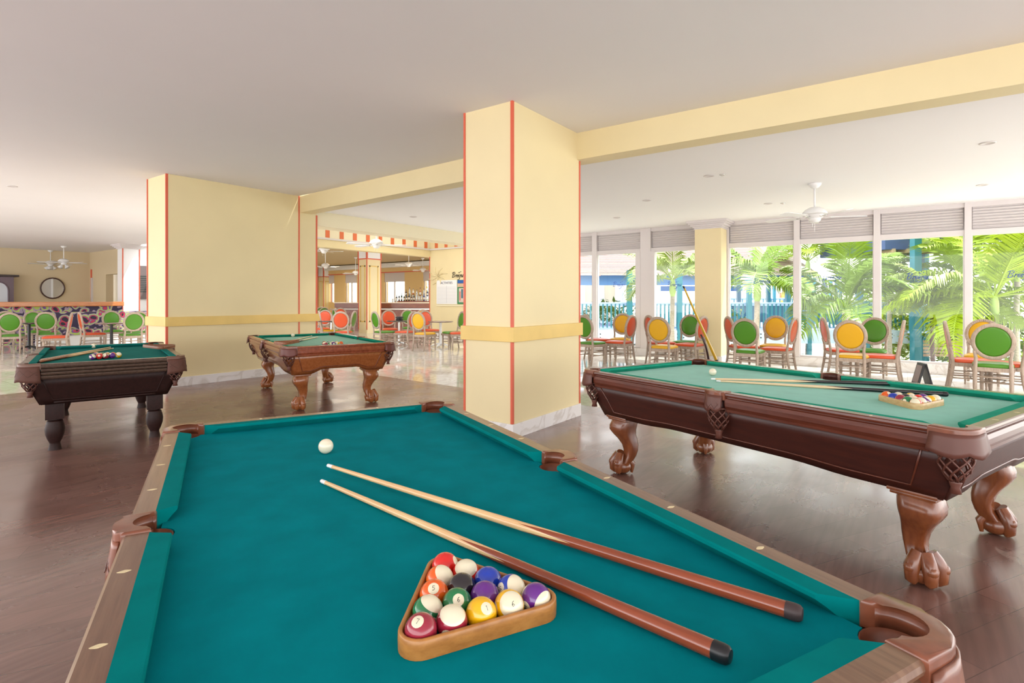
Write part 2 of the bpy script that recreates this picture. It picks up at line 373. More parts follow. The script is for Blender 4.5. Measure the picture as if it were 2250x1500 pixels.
# board wall and its corner
b = MB(); b.b2(14.91, 15.2, 9.75, 14.63, 0, 3.24); struct(b.build('wall_right', M['wall']))
b = MB(); b.b2(14.86, 15.2, 9.75, 14.63, 3.22, 3.27); struct(b.build('trim_4', M['white']))
b = MB(); b.b2(14.97, 15.2, 9.75, 14.7, 3.27, 4.1); struct(b.build('wall_right.001', M['wall']))
b = MB(); b.b2(9.0, 15.2, 14.63, 14.95, 2.98, 3.24); struct(b.build('trim_5', M['wall']))
b = MB(); b.b2(9.0, 14.9, 14.57, 14.95, 3.22, 3.27); struct(b.build('trim_6', M['white']))
b = MB(); b.b2(9.0, 15.2, 14.70, 14.95, 3.27, 4.1); struct(b.build('wall_upper', M['wall_lt']))
b = MB(); b.b2(14.905, 14.925, 14.62, 14.66, 0, 2.98); struct(b.build('trim_7', M['red']))
b = MB()
for px in (720, 751, 780, 808.7, 836, 862.5, 888, 912.7, 936):
    p = PY(px, 520, 14.69); b.b2(p.x - .075, p.x + .075, 14.688, 14.70, 3.30, 3.62)
for px in (958.5, 979.7, 1001.6):
    p = PX(px, 520, 14.96); b.b2(14.962, 14.972, p.y - .075, p.y + .075, 3.30, 3.62)
struct(b.build('trim_8', M['orange']))
b = MB(); b.b2(14.89, 14.92, 9.75, 14.63, 0, .14); struct(b.build('baseboard_right', M['skirt']))
# wall between left hall and bar side
b = MB(); b.b2(8.75, 9.0, 22.6, 29, 0, 3.45); struct(b.build('wall_middle', M['wall']))
b = MB(); b.b2(6.33, 8.9, 9.93, 10.1, 3.08, 4.1); b.b2(8.9, 9.0, 9.75, 14.7, 3.3, 4.1); struct(b.build('wall_upper.001', M['wall_lt']))

# ---- window wall x = 12.6
XW = 12.60
def window(i, y0, y1, fl=0.05):
    root = bpy.data.objects.new('window_%d' % i, None); C.objects.link(root); struct(root); root.location = (XW, (y0 + y1) / 2, 0)
    L = Matrix.Translation((-XW, -(y0 + y1) / 2, 0))
    b = MB(); a, c = y0 - .0, y1 + .0; f = fl
    b.b2(XW, XW + .1, a, c, .18, .18 + .04); b.b2(XW, XW + .1, a, c, 2.50, 2.60); b.b2(XW, XW + .1, a, c, 3.0, H2 + .05)
    b.b2(XW + .01, XW + .09, a, a + f * .3, .2, 2.55); b.b2(XW + .01, XW + .09, c - f * .3, c, .2, 2.55)
    b.xf(L).build('window_frame', M['white'], root)
    b = MB(); b.b2(XW + .045, XW + .051, a + .005, c - .005, .2, 2.52); b.xf(L).build('window_pane', M['glass'], root)
    b = MB()
    for k in range(8):
        z = 2.615 + k * .05
        b.box((XW + .05, (a + c) / 2, z + .025), (.012, (c - a) - .03, .058), Matrix.Rotation(R(-38), 3, 'Y'))
    b.b2(XW + .085, XW + .10, a, c, 2.6, 3.0)
    b.xf(L).build('louvre_panel', M['white'], root)
    return root
bays = [(7.95, 9.20), (6.57, 7.82), (5.26, 6.44), (3.83, 5.00), (1.91, 3.20), (.53, 1.80), (-.82, .42), (-2.2, -.92), (-3.6, -2.3), (-5.0, -3.7), (-6.4, -5.1)]
for i, (a_, c_) in enumerate(bays): window(i + 1, a_, c_)
b = MB()
prev = 9.30
for a_, c_ in bays:
    b.b2(XW - .03, XW + .12, c_, prev, .18, H2 + .05, 0.004); prev = a_
b.b2(XW - .03, XW + .12, -7, prev, .18, H2 + .05)
struct(b.build('trim_9', M['white']))
b = MB(); b.b2(XW - .04, XW + .14, -7, 9.3, 0, .18, 0.004); struct(b.build('baseboard_window', M['skirt']))
b = MB(); b.b2(XW + .1, XW + .35, -7, 9.5, 3.0, 3.5); struct(b.build('wall_window_top', M['white']))
# door-style inner frame beside the leftmost panes
b = MB(); b.b2(XW - .035, XW + .11, 5.26, 5.38, .2, 2.52); b.b2(XW - .035, XW + .11, 4.9, 5.0, .2, 2.52); struct(b.build('trim_10', M['white']))
# wall pillar with crown
root = bpy.data.objects.new('wall_window_pillar', None); C.objects.link(root); struct(root); root.location = (12.33, 3.5, 0)
b = MB(); b.b2(12.12, 12.56, 3.24, 3.80, 0, 2.93); b.xf(Matrix.Translation((-12.33, -3.5, 0))).build('shaft', M['wall'], root)
b = MB(); b.b2(12.10, 12.57, 3.22, 3.82, 0, .14); b.xf(Matrix.Translation((-12.33, -3.5, 0))).build('skirting', M['skirt'], root)
b = MB()
for k, (g, z0, z1) in enumerate(((.015, 2.90, 2.93), (.04, 2.93, 2.96), (.08, 2.96, 3.0), (.12, 3.0, 3.03), (.15, 3.03, H2))):
    b.b2(12.12 - g, 12.59, 3.24 - g, 3.80 + g, z0, z1, 0.004)
b.xf(Matrix.Translation((-12.33, -3.5, 0))).build('crown_moulding', M['white'], root)

# ---- left hall
b = MB(); b.b2(-3, 8.05, 27.4, 27.7, 0, H1); struct(b.build('wall_left_back', M['wall_bei']))
b = MB(); b.b2(8.05, 8.3, 25.6, 27.4, 0, H1); b.b2(8.05, 8.3, 23.0, 25.6, 2.35, H1); struct(b.build('wall_left_return', M['wall_bei']))
b = MB(); b.b2(8.00, 8.32, 27.0, 27.12, 0, 2.25); struct(b.build('trim_11', M['white']))
b = MB(); b.b2(8.02, 8.12, 27.12, 27.22, 0, 2.6); struct(b.build('trim_12', M['red']))
b = MB(); b.b2(7.45, 7.95, 22.1, 22.6, 0, H1 - .16); struct(b.build('wall_left_column', M['whitep']))
b = MB()
for k in range(4): g = .04 * (k + 1); b.b2(7.45 - g, 7.95 + g, 22.1 - g, 22.6 + g, H1 - .16 + k * .04, H1 - .16 + (k + 1) * .04)
struct(b.build('trim_13', M['white']))
for x_ in (7.44, 7.95):
    b = MB(); b.b2(x_ - .015, x_ + .015, 22.085, 22.11, 0, H1 - .16); struct(b.build('trim_14', M['red']))
b = MB(); b.b2(7.95, 8.75, 22.6, 22.9, 0, H1); struct(b.build('wall_left_side', M['whitep']))

# ================================================================ POOL TABLES
NETS = {}
def lattice(m, parent, zt, zb, r0, r1, M4, n=8, a0=0, a1=2 * math.pi, turns=0.30):
    b = MB(); K = 7; full = abs(a1 - a0 - 2 * math.pi) < .01
    def rad(t): return r0 + (r1 - r0) * (t ** 1.6) + 0.012 * math.sin(math.pi * t)
    for s_ in (-1, 1):
        for i in range(n):
            ph = a0 + (a1 - a0) * (i + .5) / n
            pts = []
            for k in range(K):
                t_ = k / (K - 1); an = ph + s_ * (a1 - a0) * turns * (t_ - (0 if full else .5)) + (0.25 if s_ < 0 else 0)
                pts.append(Vector((rad(t_) * math.cos(an), rad(t_) * math.sin(an), zt + (zb - zt) * t_)))
            b.tube(pts, 0.0050, 4)
    b.lathe([(r1, zb + .004), (r1 * 1.02, zb - .01), (r1 * .72, zb - .03), (r1 * .95, zb - .055), (0.001, zb - .055)], 12)
    b.tube([Vector((rad(0) * math.cos(a0 + (a1 - a0) * k / 12), rad(0) * math.sin(a0 + (a1 - a0) * k / 12), zt)) for k in range(13)], 0.006, 5)
    return b.xf(M4).build('net', m, parent, smooth=True)

def pool_table(name, label, cx, cy, yaw, zt, LH, WH, mt, style, w1=.049, w2=.104):
    """x = length. zt = height of the rail top, LH/WH half outer sizes."""
    T = thing(name, (cx, cy, 0), yaw, label, 'pool table', None)
    nx, ny = LH - w2, WH - w2                     # nose lines
    zb = zt - .037
    ccx, ccy, rc = nx + .028, ny + .028, .056      # corner pocket centre and radius
    csy, rs = ny + .052, .052
    # playing surface
    pts = []
    ex, ey = nx + .034, ny + .034
    def corner(sx_, sy_):
        q = []
        a_s = {(1, 1): (270, 180), (-1, 1): (360, 270), (-1, -1): (90, 0), (1, -1): (180, 90)}[(sx_, sy_)]
        for i in range(9):
            an = R(a_s[0] + (a_s[1] - a_s[0]) * i / 8)
            q.append((sx_ * ccx + rc * 1.02 * math.cos(an), sy_ * ccy + rc * 1.02 * math.sin(an)))
        return q
    def side(sy_):
        q = []
        for i in range(9):
            an = R(-20 - 140 * i / 8) if sy_ > 0 else R(160 - 140 * i / 8)
            q.append((rs * math.cos(an), sy_ * csy + rs * math.sin(an)))
        return q
    pts = corner(1, 1); pts = list(pts)
    P = []
    P += corner(1, -1)[::1]
    P = corner(1, -1) + corner(1, 1) + side(1) + corner(-1, 1) + corner(-1, -1) + side(-1)
    b = MB(); b.poly(P, zb - .03, zb); b.build('playing_cloth', mt['felt'], T)
    # rails
    zf = zt - (.115 if style != 'ribbed' else .135)
    def rail_profile():
        # (distance outward from nose, z)
        if style == 'ribbed':
            pr_ = [(w1, zt), (w2 - .006, zt), (w2, zt - .006)]
            z = zt - .012
            for k in range(4):
                pr_ += [(w2 + .004 + .006 * 0, z - .002), (w2 + .010, z - .010), (w2 + .004, z - .022), (w2 - .014, z - .026)]
                z -= .030
            pr_ += [(w2 - .02, zf), (w1, zf)]
        else:
            pr_ = [(w1, zt), (w2 - .007, zt), (w2 - .001, zt - .004), (w2 + .001, zt - .014), (w2 - .001, zt - .022), (w2 - .010, zt - .026), (w2 - .010, zt - .032),
                   (w2 - .002, zt - .036), (w2 + .004, zt - .055), (w2 + .002, zt - .080), (w2 - .010, zt - .100), (w2 - .012, zf), (w1, zf)]
        return pr_
    PRF = rail_profile()
    def seg(ax, s0, t0, t1):
        """ax 'y+': rail along x at y=+; t0..t1 range along its length"""
        def place(d, t, z):
            if ax == 'y+': return Vector((t, ny + d, z))
            if ax == 'y-': return Vector((t, -ny - d, z))
            if ax == 'x+': return Vector((nx + d, t, z))
            return Vector((-nx - d, t, z))
        b = MB(); b.loft([[place(d, t, z) for d, z in PRF] for t in (t0, t1)])
        r_ = b.build('rail', mt['rail'], T)
        # cushion
        cp = [(0, zt - .004), (.003, zt - .0005), (w1 + .001, zt), (w1 + .001, zb - .02), (.026, zb - .001), (.012, zb + .014), (.0, zt - .012)]
        b = MB()
        inn0 = .055 if abs(t0) > .2 else .028; inn1 = .055 if abs(t1) > .2 else .028
        def ring(t, sgn, inn):
            return [place(d, t + sgn * inn * (1 - d / w1), z) for d, z in cp]
        o0, o1 = t0 + .004, t1 - .004
        b.loft([ring(o0, 1, inn0), ring(o0 + inn0 + .03, 1, 0), ring(o1 - inn1 - .03, -1, 0), ring(o1, -1, inn1)])
        b.build('cushion', mt['cush'], T, auto=R(35))
        # pearl sights
        return r_, place
    gap = .070
    cend = .042
    sights = []
    for ax in ('y+', 'y-'):
        for (t0, t1, ks) in ((-nx + cend, -gap, (1, 2, 3)), (gap, nx - cend, (5, 6, 7))):
            r_, pl_ = seg(ax, 0, t0, t1)
            for k_ in ks: sights.append((r_, pl_, -nx + 2 * nx * k_ / 8, ax))
    for ax in ('x+', 'x-'):
        r_, pl_ = seg(ax, 0, -ny + cend, ny - cend)
        for k_ in (1, 2, 3): sights.append((r_, pl_, -ny + 2 * ny * k_ / 4, ax))
    for r_, pl_, t, ax in sights:
        b = MB(); d = (w1 + w2) / 2 - .002
        pts_ = []
        for q in range(12):
            an = 2 * math.pi * q / 12; u_ = math.copysign(abs(math.cos(an)) ** 1.5, math.cos(an)) * .0062; v_ = math.copysign(abs(math.sin(an)) ** 1.5, math.sin(an)) * .013
            p = pl_(d + (v_ if 1 else u_), t + u_, 0); pts_.append((p.x, p.y))
        b.poly(pts_, zt - .002, zt + .0006); b.build('sight', M['pearl'], r_)
    # pockets
    def pocket_poly(kind):
        if kind == 'corner':
            q = [(-.072, w1 - .028)]
            q = []
            E_ = w2 - .028 + .006
            a = cend + .028
            q.append((-a, w1 - .028 - .004)); q.append((-a, E_))
            q.append((0, E_))
            q += [(E_ * math.sin(R(x_)), E_ * math.cos(R(x_))) for x_ in range(15, 90, 15)]
            q.append((E_, 0)); q.append((E_, -a)); q.append((w1 - .028 - .004, -a))
            q += [(rc * math.cos(R(x_)), rc * math.sin(R(x_))) for x_ in range(-68, 159, 14)]
            return q
        E_ = w2 - .052
        q = [(-gap, w1 - .052 - .004), (-gap, E_ + .004)]
        q += [(-.052, E_ + .008)] + [(.058 * math.cos(R(x_)), E_ + .006 + .022 * math.sin(R(x_))) for x_ in range(150, 20, -15)] + [(.052, E_ + .008)]
        q += [(gap, E_ + .004), (gap, w1 - .052 - .004)]
        q += [(rs * math.cos(R(x_)), (E_ - .004) / 1.0 * max(math.sin(R(x_)), -.3)) for x_ in range(-6, 187, 16)]
        return q
    for (kind, px_, py_, rot) in (('corner', ccx, ccy, 0), ('corner', -ccx, ccy, 90), ('corner', -ccx, -ccy, 180), ('corner', ccx, -ccy, 270), ('side', 0, csy, 0), ('side', 0, -csy, 180)):
        M4 = Matrix.Translation((px_, py_, 0)) @ Matrix.Rotation(R(rot), 4, 'Z')
        b = MB(); pp = pocket_poly(kind); b.poly(pp, zt - .045, zt + .006, 0.009)
        pk = b.xf(M4).build('pocket', mt['leather'], T, auto=R(50))
        rr_ = rc if kind == 'corner' else rs
        b = MB()
        a0_, a1_ = (R(-62), R(152)) if kind == 'corner' else (R(-8), R(188))
        n_ = 20
        sy = 1.0 if kind == 'corner' else (w2 - .056) / rs
        for z0_, z1_, aa, bb, k_ in ((zb - .002, zt - .004, a0_, a1_, 1.01), (zt - .155, zb - .002, 0, 2 * math.pi, 1.0)):
            rings = [[Vector((rr_ * k_ * f_ * math.cos(aa + (bb - aa) * i / n_), rr_ * k_ * f_ * sy * math.sin(aa + (bb - aa) * i / n_), z_)) for i in range(n_ + 1)] for z_, f_ in ((z0_, 1.0 if z0_ > zt - .1 else .72), (z1_, 1.0))]
            b.loft(rings, False, False)
        b.lathe([(rr_ * .73, zt - .154), (0.001, zt - .154)], 14)
        b.xf(M4).build('pocket_liner', mt['liner'], pk, smooth=True, solid=0.002)
        # leather shield outside
        b = MB(); rows = []
        if kind == 'corner':
            E_ = w2 - .028 + .008
            path = [(-.062, E_)] + [(-.03, E_), (0, E_)] + [(E_ * math.sin(R(x_)), E_ * math.cos(R(x_))) for x_ in (15, 30, 45, 60, 75)] + [(E_, 0), (E_, -.03), (E_, -.062)]
        else:
            E_ = w2 - .052 + .016
            path = [(-.058, E_ - .008)] + [(x_, E_ + .010 * (1 - (x_ / .058) ** 2)) for x_ in (-.045, -.03, -.015, 0, .015, .03, .045)] + [(.058, E_ - .008)]
        hsh = .098 if style != 'ribbed' else .115
        npt = len(path)
        for q in range(6):
            t_ = q / 5; row = []
            for i, (x_, y_) in enumerate(path):
                f_ = 1 + .16 * t_ * (1 if kind == 'corner' else .15)
                u_ = i / (npt - 1)
                drop = hsh * (0.80 + .20 * abs(math.sin(math.pi * u_ * 2)) + .06 * math.sin(math.pi * u_))
                if style == 'ribbed' and kind == 'corner': drop = hsh * (.95 + .35 * max(0, 1 - abs(u_ - .5) * 0) * (0.4 + abs(u_ - .5)))
                row.append(Vector((x_ * f_, y_ * f_ + (.012 * t_ if kind != 'corner' else 0), zt - .018 - drop * t_)))
            rows.append(row)
        b.loft(rows, False, False)
        # embossed diamonds
        b.xf(M4).build('pocket_shield', mt['shield'], pk, smooth=True, solid=0.006)
        b = MB(); f3 = 1.085
        nd = 4 if kind == 'corner' else 3
        for i in range(nd):
            for s_ in (-1, 1):
                pts_ = []
                for k in range(6):
                    t_ = k / 5; u_ = (i + .5 + s_ * (t_ - .5)) / nd
                    if u_ < 0.04 or u_ > .96: continue
                    fi = u_ * (npt - 1); i0 = int(fi); fr = fi - i0; i1 = min(i0 + 1, npt - 1)
                    x_ = path[i0][0] * (1 - fr) + path[i1][0] * fr; y_ = path[i0][1] * (1 - fr) + path[i1][1] * fr
                    g = (1 + .16 * (.22 + .55 * t_) * (1 if kind == 'corner' else .15)); 
                    pts_.append(Vector((x_ * g * 1.02, y_ * g * 1.02 + (.012 * t_ + .002 if kind != 'corner' else 0), zt - .045 - hsh * .55 * t_)))
                if len(pts_) > 1: b.tube(pts_, 0.0016, 4)
        b.xf(M4).build('embossed_diamonds', mt['emb'], pk)
        off = Matrix.Translation((.006, .006, 0)) if kind == 'corner' else Matrix.Translation((0, .02, 0))
        lattice(M['net'] if style != 'ribbed' else M['leather2'], pk, zt - .10, zt - .235, .062, .024, M4 @ off)
    # cabinet
    ctop, cbot = zf + .004, .45 if style != 'ribbed' else .43
    a1x, a1y = LH - .045, WH - .045
    tp = .095 if style != 'ribbed' else .10
    a0x, a0y = LH - .045 - tp, WH - .045 - tp
    arch = .055 if style == 'claw_arch' else (.03 if style == 'claw' else 0.0)
    b = MB()
    nseg = 28
    def fz(u_, z_, A):       # bottom edge rises in the middle
        s_ = max(0.0, min(1.0, (abs(u_) - .35) / .3)); s_ = s_ * s_ * (3 - 2 * s_)
        return cbot + A * (1 - s_)
    mold = MB()
    for (ax, sg) in (('x', 1), ('x', -1), ('y', 1), ('y', -1)):
        A = arch if (ax == 'x' or style == 'claw_arch') else arch * .6
        rows = []
        def pos(u_, v_, off=0.0):
            zbt = fz(u_, 0, A); z = zbt + (ctop - zbt) * v_; w = (z - cbot) / (ctop - cbot)
            X_ = (a0x + (a1x - a0x) * w); Y_ = (a0y + (a1y - a0y) * w)
            if ax == 'y': return Vector((u_ * X_, sg * (Y_ + off), z))
            return Vector((sg * (X_ + off), u_ * Y_, z))
        for v_ in (0, .25, .5, .75, 1):
            rows.append([pos(-1 + 2 * i / nseg, v_) for i in range(nseg + 1)])
        b.loft(rows, False, False)
        # raised moulding line
        ue = .88 if ax == 'y' else .80
        path = [pos(-ue, .16, .012)] + [pos(-ue + 2 * ue * i / 20, .16, .012) for i in range(1, 20)] + [pos(ue, .16, .012), pos(ue, .55, .012), pos(ue, .97, .012)]
        path = [pos(-ue, .97, .012), pos(-ue, .55, .012)] + path
        mold.tube(path, 0.0055, 5)
        if style == 'ribbed':
            mold.tube([pos(-ue + 2 * ue * i / 10,   .06, .012) for i in range(11)], 0.009, 6)
    cab = b.build('cabinet', mt['cab'], T, solid=0.02, auto=R(40))
    mold.build('panel_moulding', mt['mold'], cab, smooth=True)
    b = MB(); b.box((0, 0, zb - .05), (2 * nx + .02, 2 * ny + .02, .035)); b.build('slate', mt['cab'], T)
    # legs
    for sx_ in (-1, 1):
        for sy_ in (-1, 1):
            lx, ly = sx_ * (a0x - (.092 if style == 'ribbed' else .125)), sy_ * (a0y - (.092 if style != 'claw_arch' else .12))
            leg(T, lx, ly, sx_, sy_, cbot, mt, style)
    return T

def leg(T, lx, ly, sx_, sy_, top, mt, style):
    b = MB()
    if style == 'ribbed':
        kz = top / .49; b.b2(-.066, .066, -.066, .066, top - .17 * kz, top + .03, 0.006)
        b.lathe([(r_ * .78, top - (top - z_) * kz if z_ > 0 else 0) for r_, z_ in [(.05, top - .15), (.078, top - .155), (.08, top - .175), (.062, top - .185), (.076, top - .195), (.078, top - .21), (.086, top - .23), (.094, top - .28), (.088, top - .33), (.070, top - .38),
                 (.052, top - .415), (.050, top - .425), (.064, top - .432), (.064, top - .446), (.05, top - .452), (.062, top - .462), (.060, top - .48), (.04, 0)]], 24)
        b.xf(Matrix.Translation((lx, ly, 0))).build('leg', mt['leg'], T, auto=R(40)); return
    # capital plate
    b.box((0, 0, top - .004), (.21, .21, .018), None, 0.006); b.box((0, 0, top - .02), (.19, .19, .02), None, 0.008)
    # cabriole shaft: stations (z, outward offset, half width, roundness)
    kz = (top - .045) / .455
    st = [(top - .026, .0, .098), (top - .05, .004, .104), (top - .085, .012, .108), (top - .12, .014, .104), (top - .16, .004, .090), (top - .20, -.012, .076), (top - .25, -.026, .064), (top - .30, -.030, .056), (top - .35, -.022, .052), (top - .39, -.006, .054), (top - .42, .010, .060)]
    st = [(top - (top - z_) * kz, o_, h_) for z_, o_, h_ in st]
    rings = []
    for z, of, hw in st:
        ring = []; hw *= .84
        for k in range(16):
            an = 2 * math.pi * (k + .5) / 16; ex = 0.52
            cx_ = math.copysign(abs(math.cos(an)) ** ex, math.cos(an)) * hw; cy_ = math.copysign(abs(math.sin(an)) ** ex, math.sin(an)) * hw
            ring.append(Vector((cx_ + of * sx_, cy_ + of * sy_, z)))
        rings.append(ring)
    b.loft(rings)
    # ball and claw
    d = Vector((sx_, sy_, 0)).normalized(); cxy = d * .022
    zc = .058
    b.sph((cxy.x, cxy.y, zc), .072, (1, 1, .8), 20, 12)
    for an in (-62, 0, 62):
        q = Matrix.Rotation(R(an), 3, 'Z') @ d
        base = cxy
        pts = [base + q * .030 + Vector((0, 0, .155)), base + q * .050 + Vector((0, 0, .125)), base + q * .068 + Vector((0, 0, .092)), base + q * .070 + Vector((0, 0, .062)), base + q * .068 + Vector((0, 0, .036)), base + q * .055 + Vector((0, 0, .012))]
        b.tube(pts, [.030, .033, .036, .031, .031, .014], 12)
        b.sph(tuple(base + q * .078 + Vector((0, 0, .090))), .029, (1, 1, 1), 12, 8)
    b.tube([cxy - d * .03 + Vector((0, 0, .13)), cxy - d * .078 + Vector((0, 0, .075)), cxy - d * .07 + Vector((0, 0, .01))], [.024, .024, .01], 8)
    b.xf(Matrix.Translation((lx, ly, 0))).build('leg', mt['leg'], T, auto=R(55))

def felt(name, c, v=.10, sh=0.0):
    m = mat(name, c, 0.95, spec=0.04, var=v, scale=9, bump=0.25, sheen=sh); return m
woodr = wood('worn_brown_rail', (0.15, 0.075, 0.045), (0.24, 0.14, 0.085), 0.28, 3, (1.5, 22, 6), 0.35)
mtA = dict(felt=felt('teal_green_cloth', (0.0, 0.200, 0.235)), cush=felt('teal_green_cushion', (0.0, 0.185, 0.185)), rail=woodr, leather=M['leather'], liner=M['leather'], shield=M['leather'], emb=M['leather2'],
           cab=mat('dark_brown_cabinet', (0.05, 0.02, 0.012), 0.3), mold=mat('dark_brown_moulding', (0.07, 0.03, 0.018), 0.3), leg=mat('dark_brown_leg', (0.05, 0.02, 0.012), 0.3))
ch = wood('cherry_wood', (0.085, 0.019, 0.009), (0.135, 0.032, 0.015), 0.26, 2.5, (2, 14, 14), 0.25)
chd = wood('dark_cherry_wood', (0.040, 0.009, 0.006), (0.066, 0.015, 0.009), 0.4, 2.5, (2, 14, 14), 0.1)
mtD = dict(felt=felt('glare_sea_green_cloth', (0.115, 0.46, 0.355), .06, .25), cush=felt('sea_green_cushion', (0.02, 0.30, 0.20)), rail=ch, leather=M['leather'], liner=M['leather2'], shield=mat('plum_brown_leather', (0.125, 0.045, 0.032), 0.42, spec=.35, coat=0.1), emb=M['leather2'],  # window glare is put into the cloth's base colour, cushions stay darker
           cab=chd, mold=ch, leg=wood('chestnut_leg', (0.15, 0.04, 0.014), (0.24, 0.075, 0.025), 0.22, 3, (8, 8, 2), 0.5))
co = wood('orange_cherry_wood', (0.26, 0.075, 0.02), (0.36, 0.12, 0.035), 0.2, 2.5, (2, 14, 14), 0.5)
mtC = dict(felt=felt('mid_green_cloth', (0.12, 0.42, 0.28), .06, .2), cush=felt('deep_green_cushion', (0.01, 0.24, 0.16)), rail=wood('red_cherry_rail', (0.20, 0.045, 0.018), (0.30, 0.075, 0.03), 0.2, 2.5, (2, 14, 14), 0.5), leather=M['leather'], liner=M['leather2'],
           shield=mat('red_brown_leather', (0.15, 0.045, 0.035), 0.4, spec=.35, coat=0.1), emb=M['leather2'], cab=co, mold=wood('cherry_moulding', (0.14, 0.035, 0.012), (0.2, 0.05, 0.02), .25), leg=co)
dk = wood('espresso_wood', (0.016, 0.006, 0.005), (0.028, 0.010, 0.008), 0.5, 3, (2, 14, 14), 0.0); dk.node_tree.nodes['Principled BSDF'].inputs['Specular IOR Level'].default_value = 0.25
mtB = dict(felt=felt('bottle_green_cloth', (0.015, 0.17, 0.15)), cush=felt('bottle_green_cushion', (0.01, 0.17, 0.15)), rail=wood('worn_espresso_rail', (0.05, 0.028, 0.02), (0.10, 0.065, 0.045), 0.3, 3, (2, 14, 14), 0.3), leather=mat('tan_brown_leather', (0.14, 0.06, 0.035), 0.4), liner=M['leather2'],
           shield=mat('brown_leather_flap', (0.10, 0.042, 0.03), 0.6, spec=.25), emb=mat('leather_emb', (0.07, 0.03, 0.02), 0.4), cab=dk, mold=dk, leg=dk)
T1 = pool_table('pool_table', 'near pool table with teal cloth and worn brown rails filling the foreground', 1.14, 1.303, -2.0202 + math.pi, .792, 1.222, .662, mtA, 'claw')
T3 = pool_table('pool_table', 'cherry pool table with glare-paled green cloth and claw feet, at right before the windows', 4.10, .70, 1.21, .80, 1.25, .718, mtD, 'claw', w1=.052, w2=.112)
T2 = pool_table('pool_table', 'orange cherry pool table with arched apron and claw feet beside the wide yellow pillar', 4.697, 6.888, 1.228, .80, 1.276, .697, mtC, 'claw_arch', w1=.052, w2=.112)
T0 = pool_table('pool_table', 'dark espresso pool table with ribbed rails and turned legs, furthest left', 2.212, 7.052, 1.28, .80, 1.16, .617, mtB, 'ribbed', w1=.052, w2=.112)

# ================================================================ BALLS, RACKS, CUES
BR = 0.0286
BC = {'yellow': (0.85, 0.47, 0.005), 'blue': (0.01, 0.045, 0.42), 'red': (0.70, 0.02, 0.015), 'purple': (0.13, 0.02, 0.24), 'orange': (0.82, 0.12, 0.008), 'green': (0.01, 0.19, 0.06), 'maroon': (0.33, 0.02, 0.045), 'black': (0.022, 0.018, 0.022)}
IV = (0.82, 0.76, 0.56)
def ball_mat(cname, stripe):
    m, nt, b = nodes_mat(cname + ('_striped_ball' if stripe else '_solid_ball'))
    t = nt.nodes.new('ShaderNodeTexCoord'); s = nt.nodes.new('ShaderNodeSeparateXYZ'); nt.links.new(t.outputs['Object'], s.inputs[0])
    def mth(op, a, bb=None):
        q = nt.nodes.new('ShaderNodeMath'); q.operation = op
        for i, v_ in enumerate((a, bb)):
            if v_ is None: continue
            if isinstance(v_, (int, float)): q.inputs[i].default_value = v_
            else: nt.links.new(v_, q.inputs[i])
        return q.outputs[0]
    circ = mth('GREATER_THAN', mth('ABSOLUTE', s.outputs[0]), .0264)
    k = circ
    if stripe: k = mth('MAXIMUM', circ, mth('GREATER_THAN', mth('ABSOLUTE', s.outputs[2]), .0172))
    mx = nt.nodes.new('ShaderNodeMixRGB'); nt.links.new(k, mx.inputs[0]); mx.inputs[1].default_value = (*BC[cname], 1); mx.inputs[2].default_value = (*IV, 1)
    nt.links.new(mx.outputs[0], b.inputs['Base Color']); setc(b, 'Roughness', 0.13); setc(b, 'Coat Weight', 0.5); return m
NUM = {1: 'yellow', 2: 'blue', 3: 'red', 4: 'purple', 5: 'orange', 6: 'green', 7: 'maroon', 8: 'black', 9: 'yellow', 10: 'blue', 11: 'red', 12: 'purple', 13: 'orange', 14: 'green', 15: 'maroon'}
BM = {i: ball_mat(NUM[i], i > 8) for i in NUM}
b = MB(); b.sph((0, 0, 0), BR, u=40, v=24); tmp = b.build('ball_mesh', None, None, smooth=True); BALLME = {}
base_me = tmp.data; bpy.data.objects.remove(tmp)
for i in NUM: q = base_me.copy(); q.materials.append(BM[i]); BALLME[i] = q
cueb_me = base_me.copy(); cueb_me.materials.append(M['ivory'])
INK = mat('black_ink', (0.02, 0.02, 0.02), 0.3)
DIG = {'1': [[(-.1, .35), (.05, .5), (.05, -.5)]], '2': [[(-.25, .3), (-.1, .5), (.15, .5), (.25, .3), (.1, 0), (-.25, -.5), (.28, -.5)]], '3': [[(-.25, .45), (.2, .45), (-.02, .08), (.22, -.05), (.2, -.4), (-.05, -.5), (-.27, -.38)]],
       '4': [[(.12, -.5), (.12, .5), (-.28, -.15), (.28, -.15)]], '5': [[(.25, .5), (-.2, .5), (-.22, .05), (.1, .1), (.26, -.15), (.12, -.45), (-.25, -.45)]], '6': [[(.2, .5), (-.15, .2), (-.25, -.2), (0, -.5), (.25, -.25), (.05, 0), (-.22, -.15)]],
       '7': [[(-.26, .5), (.26, .5), (-.05, -.5)]], '8': [[(0, 0), (-.2, .25), (0, .5), (.2, .25), (-.22, -.25), (0, -.5), (.22, -.25), (0, 0)]], '9': [[(-.2, -.5), (.15, -.2), (.25, .2), (0, .5), (-.25, .25), (-.05, 0), (.22, .15)]], '0': [[(0, .5), (-.22, .2), (-.22, -.2), (0, -.5), (.22, -.2), (.22, .2), (0, .5)]]}
